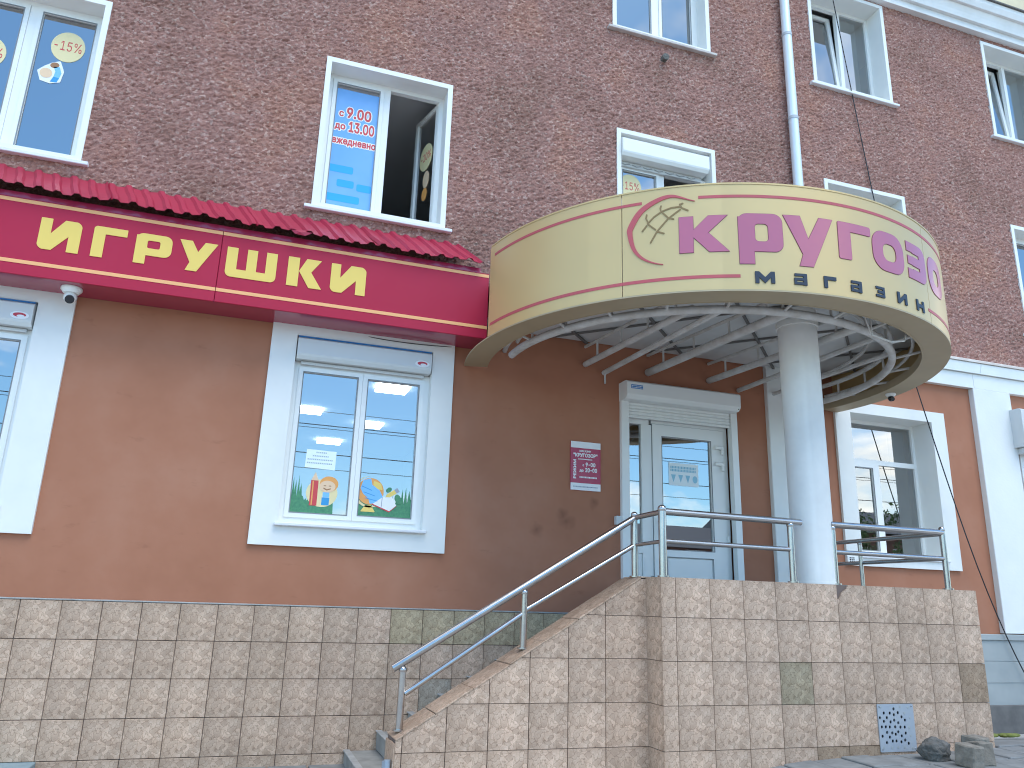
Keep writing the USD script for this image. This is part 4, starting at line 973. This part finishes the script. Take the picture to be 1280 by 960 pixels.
SH_ = rnd(sbox(0, 0, .442, H_ + .3), .05).intersection(sbox(0, 0, .442, H_)).difference(sbox(.094, .078, .178, 1)).difference(sbox(.266, .078, .346, 1))
K_ = Polygon([(0, 0), (.102, 0), (.102, H_), (0, H_)]).union(Polygon([(.104, .157), (.168, H_), (.303, H_), (.215, .157), (.32, 0), (.203, 0)]))
for s_, x in ((I_(), -.318), (G_, .093), (R_, .432), (U_, .785), (SH_, 1.19), (K_, 1.731), (I_(.33), 2.127)):
    obj(sg, 'letter', ex(affinity.translate(s_, x, 4.161), SYF - .005, SYF - .0005), 'letter_yellow')
# corrugated roof over the sign
rf = thing('sheet_roof', 'crimson corrugated metal roof strip above the red sign box', 'roof')
def corr(x0, x1, jitter):
    pitch = .145; xs_ = []
    x = x0
    prof_ = [(0, 0), (.022, .022), (.058, .022), (.08, 0)]
    while x < x1:
        for a, h in prof_:
            if x0 <= x + a <= x1: xs_.append((x + a, h))
        x += pitch
    xs_ = np.array([(x0, 0)] + xs_ + [(x1, 0)]); 
    ts = np.linspace(0, 1, 8); V = []
    nrm = np.array([0, -.60, .80])
    for t in ts:
        y = -.03 - .445 * t; z = 5.035 - .372 * t
        dz = .010 * np.sin(xs_[:, 0] * 7 + t * 4 + jitter) * t + .006 * np.sin(xs_[:, 0] * 23 + jitter * 2)
        V.append(np.stack([xs_[:, 0] + .15 * (t - 1) + .004 * np.sin(t * 9 + xs_[:, 0] * 5), y + nrm[1] * xs_[:, 1], z + nrm[2] * xs_[:, 1] + dz], 1))
    nrow = len(xs_); V = np.vstack(V); F = []
    for i in range(7):
        for k in range(nrow - 1):
            a = i * nrow + k; F += [[a, a + nrow, a + nrow + 1], [a, a + nrow + 1, a + 1]]
    top = trimesh.Trimesh(V, np.array(F), process=False)
    bot = trimesh.Trimesh(V - [0, 0, .004], np.array(F)[:, ::-1], process=False)
    return cat_([top, bot])
for k, (a, b_) in enumerate(((-3.0, -.98), (-.985, .20), (.195, 1.42), (1.415, 2.55), (2.545, 3.61))):
    obj(rf, 'roof_sheet', corr(a, b_, k * 1.3), 'roof_red')
obj(rf, 'crumpled_flap', trimesh.convex.convex_hull(np.array([(1.70, -.47, 4.70), (1.93, -.47, 4.69), (1.85, -.485, 4.635), (1.76, -.485, 4.64), (1.71, -.455, 4.71), (1.92, -.455, 4.70), (1.80, -.50, 4.66)])), 'roof_red', 'bent flap at the roof edge')
obj(rf, 'batten', bx(-3.0, 3.6, -.37, -.33, 4.602, 4.655), 'soffit_red')

# ================================================================== SMALL THINGS ON THE FACADE
pq = thing('hours_plaque', 'small crimson plaque with white opening hours left of the door', 'sign', (4.762, -.001, 2.531))
pw, ph = .341, .513
obj(pq, 'plate', ex(rnd(sbox(0, 0, pw, ph), .006), -.012, 0), 'plaque_red')
obj(pq, 'top_strip', bx(.001, pw - .001, -.0135, -.0115, ph - .068, ph - .001), 'sticker_white')
obj(pq, 'bottom_strip', bx(.001, pw - .001, -.0135, -.0115, .001, .075), 'sticker_white')
def ptxt(s_, h, x, z, w_, material='sticker_white', rot=0, center=False):
    obj(pq, 'lettering', ex(put(text_poly(s_, h, True, w_), x, z, rot=rot), -.0145, -.0118), material)
ptxt('МАГАЗИН', .018, .10, .405, .13)
ptxt('"КРУГОЗОР"', .036, .03, .352, .275)
obj(pq, 'lettering', ex(unary_union([sbox(.085 + k * .0125, .322, .085 + k * .0125 + .009, .332) for k in range(13)]), -.0145, -.0118), 'sticker_white')
ptxt('с', .024, .135, .255, .016); ptxt('9-00', .038, .17, .255, .11)
ptxt('до', .026, .10, .196, .045); ptxt('20-00', .040, .165, .196, .135)
obj(pq, 'lettering', ex(unary_union([sbox(.10 + k * .0155, .130, .10 + k * .0155 + .0115, .146) for k in range(13)]), -.0145, -.0118), 'sticker_white')
ptxt('РЕЖИМ', .028, .06, .12, .20, rot=90)
obj(pq, 'lettering', ex(unary_union([sbox(.03 + k * .0155, .032, .03 + k * .0155 + .0115, .043) for k in range(18)]), -.0145, -.0118), 'sticker_grey')

dp = thing('downpipe', 'silver rain downpipe running up the pebbledash wall behind the canopy', 'pipe')
DXP = 7.835
for za, zb2 in ((4.0, 6.05), (6.055, 7.62), (7.625, 8.92), (8.925, 10.05)):
    obj(dp, 'pipe_section', tube([(DXP, -.12, za), (DXP, -.12, zb2)], .062, 20), 'downpipe_metal', smooth=40)
for zz in (6.05, 7.62, 8.92):
    obj(dp, 'clamp', [tube([(DXP, -.12, zz - .02), (DXP, -.12, zz + .02)], .068, 20), bx(DXP - .012, DXP + .012, -.06, .0, zz - .01, zz + .01)], 'downpipe_seam', smooth=40)
def camera_thing(x, y, z, label, aim, k=1.0):
    c = thing('security_camera', label, 'camera', (x, y, z))
    if k != 1: UsdGeom.Xformable(stage.GetPrimAtPath(c)).AddScaleOp().Set(Gf.Vec3f(k, k, k))
    obj(c, 'mount', trimesh.creation.revolve(np.array([(0, 0), (.085, 0), (.085, -.02), (.06, -.05), (0, -.055)]), sections=24), 'upvc', smooth=40)
    b = trimesh.creation.icosphere(3, .052); v = b.vertices; b.apply_translation([0, 0, -.085])
    obj(c, 'housing', b, 'upvc' if k == 1 else 'lens_black', smooth=True)
    a = np.array(aim, float); a /= np.linalg.norm(a)
    obj(c, 'lens', tube([np.array([0, 0, -.088]) + a * .02, np.array([0, 0, -.088]) + a * .057], .037, 20), 'lens_black', smooth=40)
camera_thing(-.03, -.22, 3.904, 'white dome security camera under the red sign above the left window', (.15, -.8, -.55))
camera_thing(8.145, -.95, ZB - .013, 'dark lensed security camera at the right end of the canopy rim', (-.2, -.9, -.35), k=.62)
def wire(name, pts, label, r=.007):
    p = CubicSpline(np.linspace(0, 1, len(pts)), np.array(pts))(np.linspace(0, 1, 24))
    obj('/World', name, tube(p, r, 6), 'cable_black', label, cat='cable', smooth=40)
wire('cable', [(8.72, -.06, 10.2), (8.75, -.05, 9.87), (8.90, -.06, 8.44), (9.12, -.06, 6.6), (9.2, -.15, 5.6)], 'thin black cable hanging down the pebbledash wall to the canopy')
wire('cable', [(9.32, -.10, 4.30), (9.365, -.15, 4.152), (9.938, -.15, 2.142), (10.507, -.15, .784), (10.8, -.15, .35)], 'black cable slanting across the right window and the white pilaster')
wire('cable', [(2.45, -.02, 3.90), (2.9, -.045, 3.868), (3.45, -.03, 3.893)], 'thin dark cable under the red sign above the sticker window', r=.004)
obj('/World', 'pipe_stub', tube([(5.975, .0, 8.08), (5.975, -.10, 8.075)], .045, 12), 'rock_dark', 'short dark pipe stub poking out below the third floor sill', cat='pipe', smooth=40)
so = thing('wall_socket', 'small white box with a dark grid under the right window', 'box', (8.186, -.002, 1.935))
obj(so, 'plate', cbx(0, .12, -.04, 0, 0, .09, .006), 'upvc')
for a in (.035, .06, .085):
    for b_ in (.025, .045, .065): obj(so, 'slot', ex(disc_poly(a, b_, .009, .008, 8), -.0415, -.039), 'dark_hole')
obj('/World', 'wall_box', cbx(5.262, 5.335, -.06, 0, 2.20, 2.29, .005), 'shutter_grey', 'tiny grey junction box on the brown wall beside the door frame', cat='box')

# loose blocks and rubble at the lower right
def block(x, y, sx, sy, sz, rz, tilt, label):
    b = cbx(-sx / 2, sx / 2, -sy / 2, sy / 2, 0, sz, .008)
    v, f = trimesh.remesh.subdivide_to_size(b.vertices, b.faces, .05); b = trimesh.Trimesh(v, f, process=False)
    b.vertices = b.vertices + (meshkit.noise(b.vertices * 22 + x * 9)[:, None] - .5) * .014
    b.apply_transform(trimesh.transformations.rotation_matrix(tilt, [1, .3, 0])); b.apply_transform(trimesh.transformations.rotation_matrix(rz, [0, 0, 1]))
    obj('/World', 'concrete_block', b, 'block_grey', label, cat='block', loc=(x, y, gz(x, y) - b.vertices[:, 2].min() - .012))
block(7.19, -2.36, .21, .12, .14, .3, .12, 'rightmost grey concrete block, at the tiled corner')
block(6.97, -2.62, .12, .15, .16, -.2, -.08, 'grey concrete block standing upright in the middle of the loose blocks')
block(6.80, -2.66, .13, .15, .15, .15, .1, 'darker concrete block beside the rubble lump at the landing')
rb = trimesh.creation.icosphere(4, .11); rb.vertices *= (1 + .75 * (meshkit.fbm(rb.vertices * 16 + 5) - .5))[:, None] * [1.1, .9, .85]
obj('/World', 'rubble_lump', rb, 'rock_dark', 'dark lump of rubble leaning on the tiles by the loose blocks', cat='rubble', loc=(6.78, -2.38, gz(6.78, -2.38) + .05), smooth=True)

# ================================================================== ACROSS THE STREET (seen in the window reflections)
ob = thing('opposite_building', 'dark brick house across the street mirrored in the door and window glass', 'building', (0, 0, 0))
obj(ob, 'wall', bx(16, 38, -52, -42, -.2, 5.5), 'facade_brick')
obj(ob, 'wall', bx(39, 66, -52, -42, -.2, 7.5), 'facade_brick')
obj(ob, 'roof', prof_run([(-52.4, 5.51), (-41.4, 5.51), (-47, 7.6)], 15.6, 38.4), 'roof_grey')
obj(ob, 'roof', prof_run([(-52.4, 7.51), (-41.4, 7.51), (-47, 9.9)], 38.6, 66.4), 'roof_grey')
for i in range(11):
    for z in ((1.6, 3.6) if i < 5 else (1.6, 4.6)):
        f_ = obj(ob, 'window', bx(20 + i * 3.8, 21.6 + i * 3.8, -42.0, -41.94, z, z + 1.8), 'sticker_white')
        obj(f_, 'pane', bx(20.12 + i * 3.8, 21.48 + i * 3.8, -41.94, -41.92, z + .1, z + 1.7), 'far_window')
def tree(x, y, h, seed, label):
    r_ = np.random.default_rng(seed)
    t = thing('tree', label, 'tree', (x, y, -.2), group='street trees mirrored in the shop windows')
    obj(t, 'trunk', tube([(0, 0, 0), (.1, 0, h * .3), (0, .1, h * .6), (.1, 0, h * .85)], [.22, .16, .10, .04], 8), 'bark', smooth=40)
    cl = r_.normal(0, 1, (26, 3)) * [h * .19, h * .19, h * .17] + [0, 0, h * .64]
    nleaf = 2600; c = cl[r_.integers(0, 26, nleaf)] + r_.normal(0, h * .055, (nleaf, 3))
    a = r_.normal(0, 1, (nleaf, 3)); a /= np.linalg.norm(a, axis=1)[:, None]; b = np.cross(a, r_.normal(0, 1, (nleaf, 3))); b /= np.linalg.norm(b, axis=1)[:, None]
    s_ = r_.uniform(.10, .20, (nleaf, 1)); V = np.stack([c - a * s_, c + b * s_ * .6, c + a * s_, c - b * s_ * .6], 1).reshape(-1, 3)
    i0 = np.arange(nleaf) * 4; F = np.vstack([np.stack([i0, i0 + 1, i0 + 2], 1), np.stack([i0, i0 + 2, i0 + 3], 1)])
    obj(t, 'crown', trimesh.Trimesh(V, F, process=False), 'leaf_green')
for k, (x, y, h) in enumerate(((-9, -34, 6.2), (-4, -36, 5.6), (2, -35, 6.6), (8, -34, 5.8), (13, -36, 6.4), (21, -40, 5.2), (44, -40, 9.6), (52, -40, 9.0))):
    tree(x, y, h, 40 + k, 'leafy street tree across the road, seen only mirrored in the glass')
for k, z in enumerate((5.95, 5.55, 5.42, 4.75, 4.35)):
    xs_ = np.linspace(-40, 60, 60); sag = .25 * np.cos((xs_ - 8) / 25 * math.pi)
    obj('/World', 'overhead_wire', tube(np.stack([xs_, -12 + .25 * k + xs_ * .0, z - sag * .4], 1), .007 + .004 * (k % 2), 5), 'cable_black', 'black overhead street wire mirrored in the shop window', cat='cable', group='overhead wires mirrored in the glass')
for px_ in (-22, 33):
    p_ = thing('utility_pole', 'concrete pole carrying the wires, %s the shop' % ('left of' if px_ < 0 else 'far right of'), 'pole', (px_, -11.6, -.3))
    obj(p_, 'shaft', tube([(0, 0, 0), (0, 0, 7.2)], [.14, .09], 10), 'pole_grey', smooth=40)
    obj(p_, 'crossarm', bx(-.05, .05, -.7, .9, 6.2, 6.3), 'pole_grey')
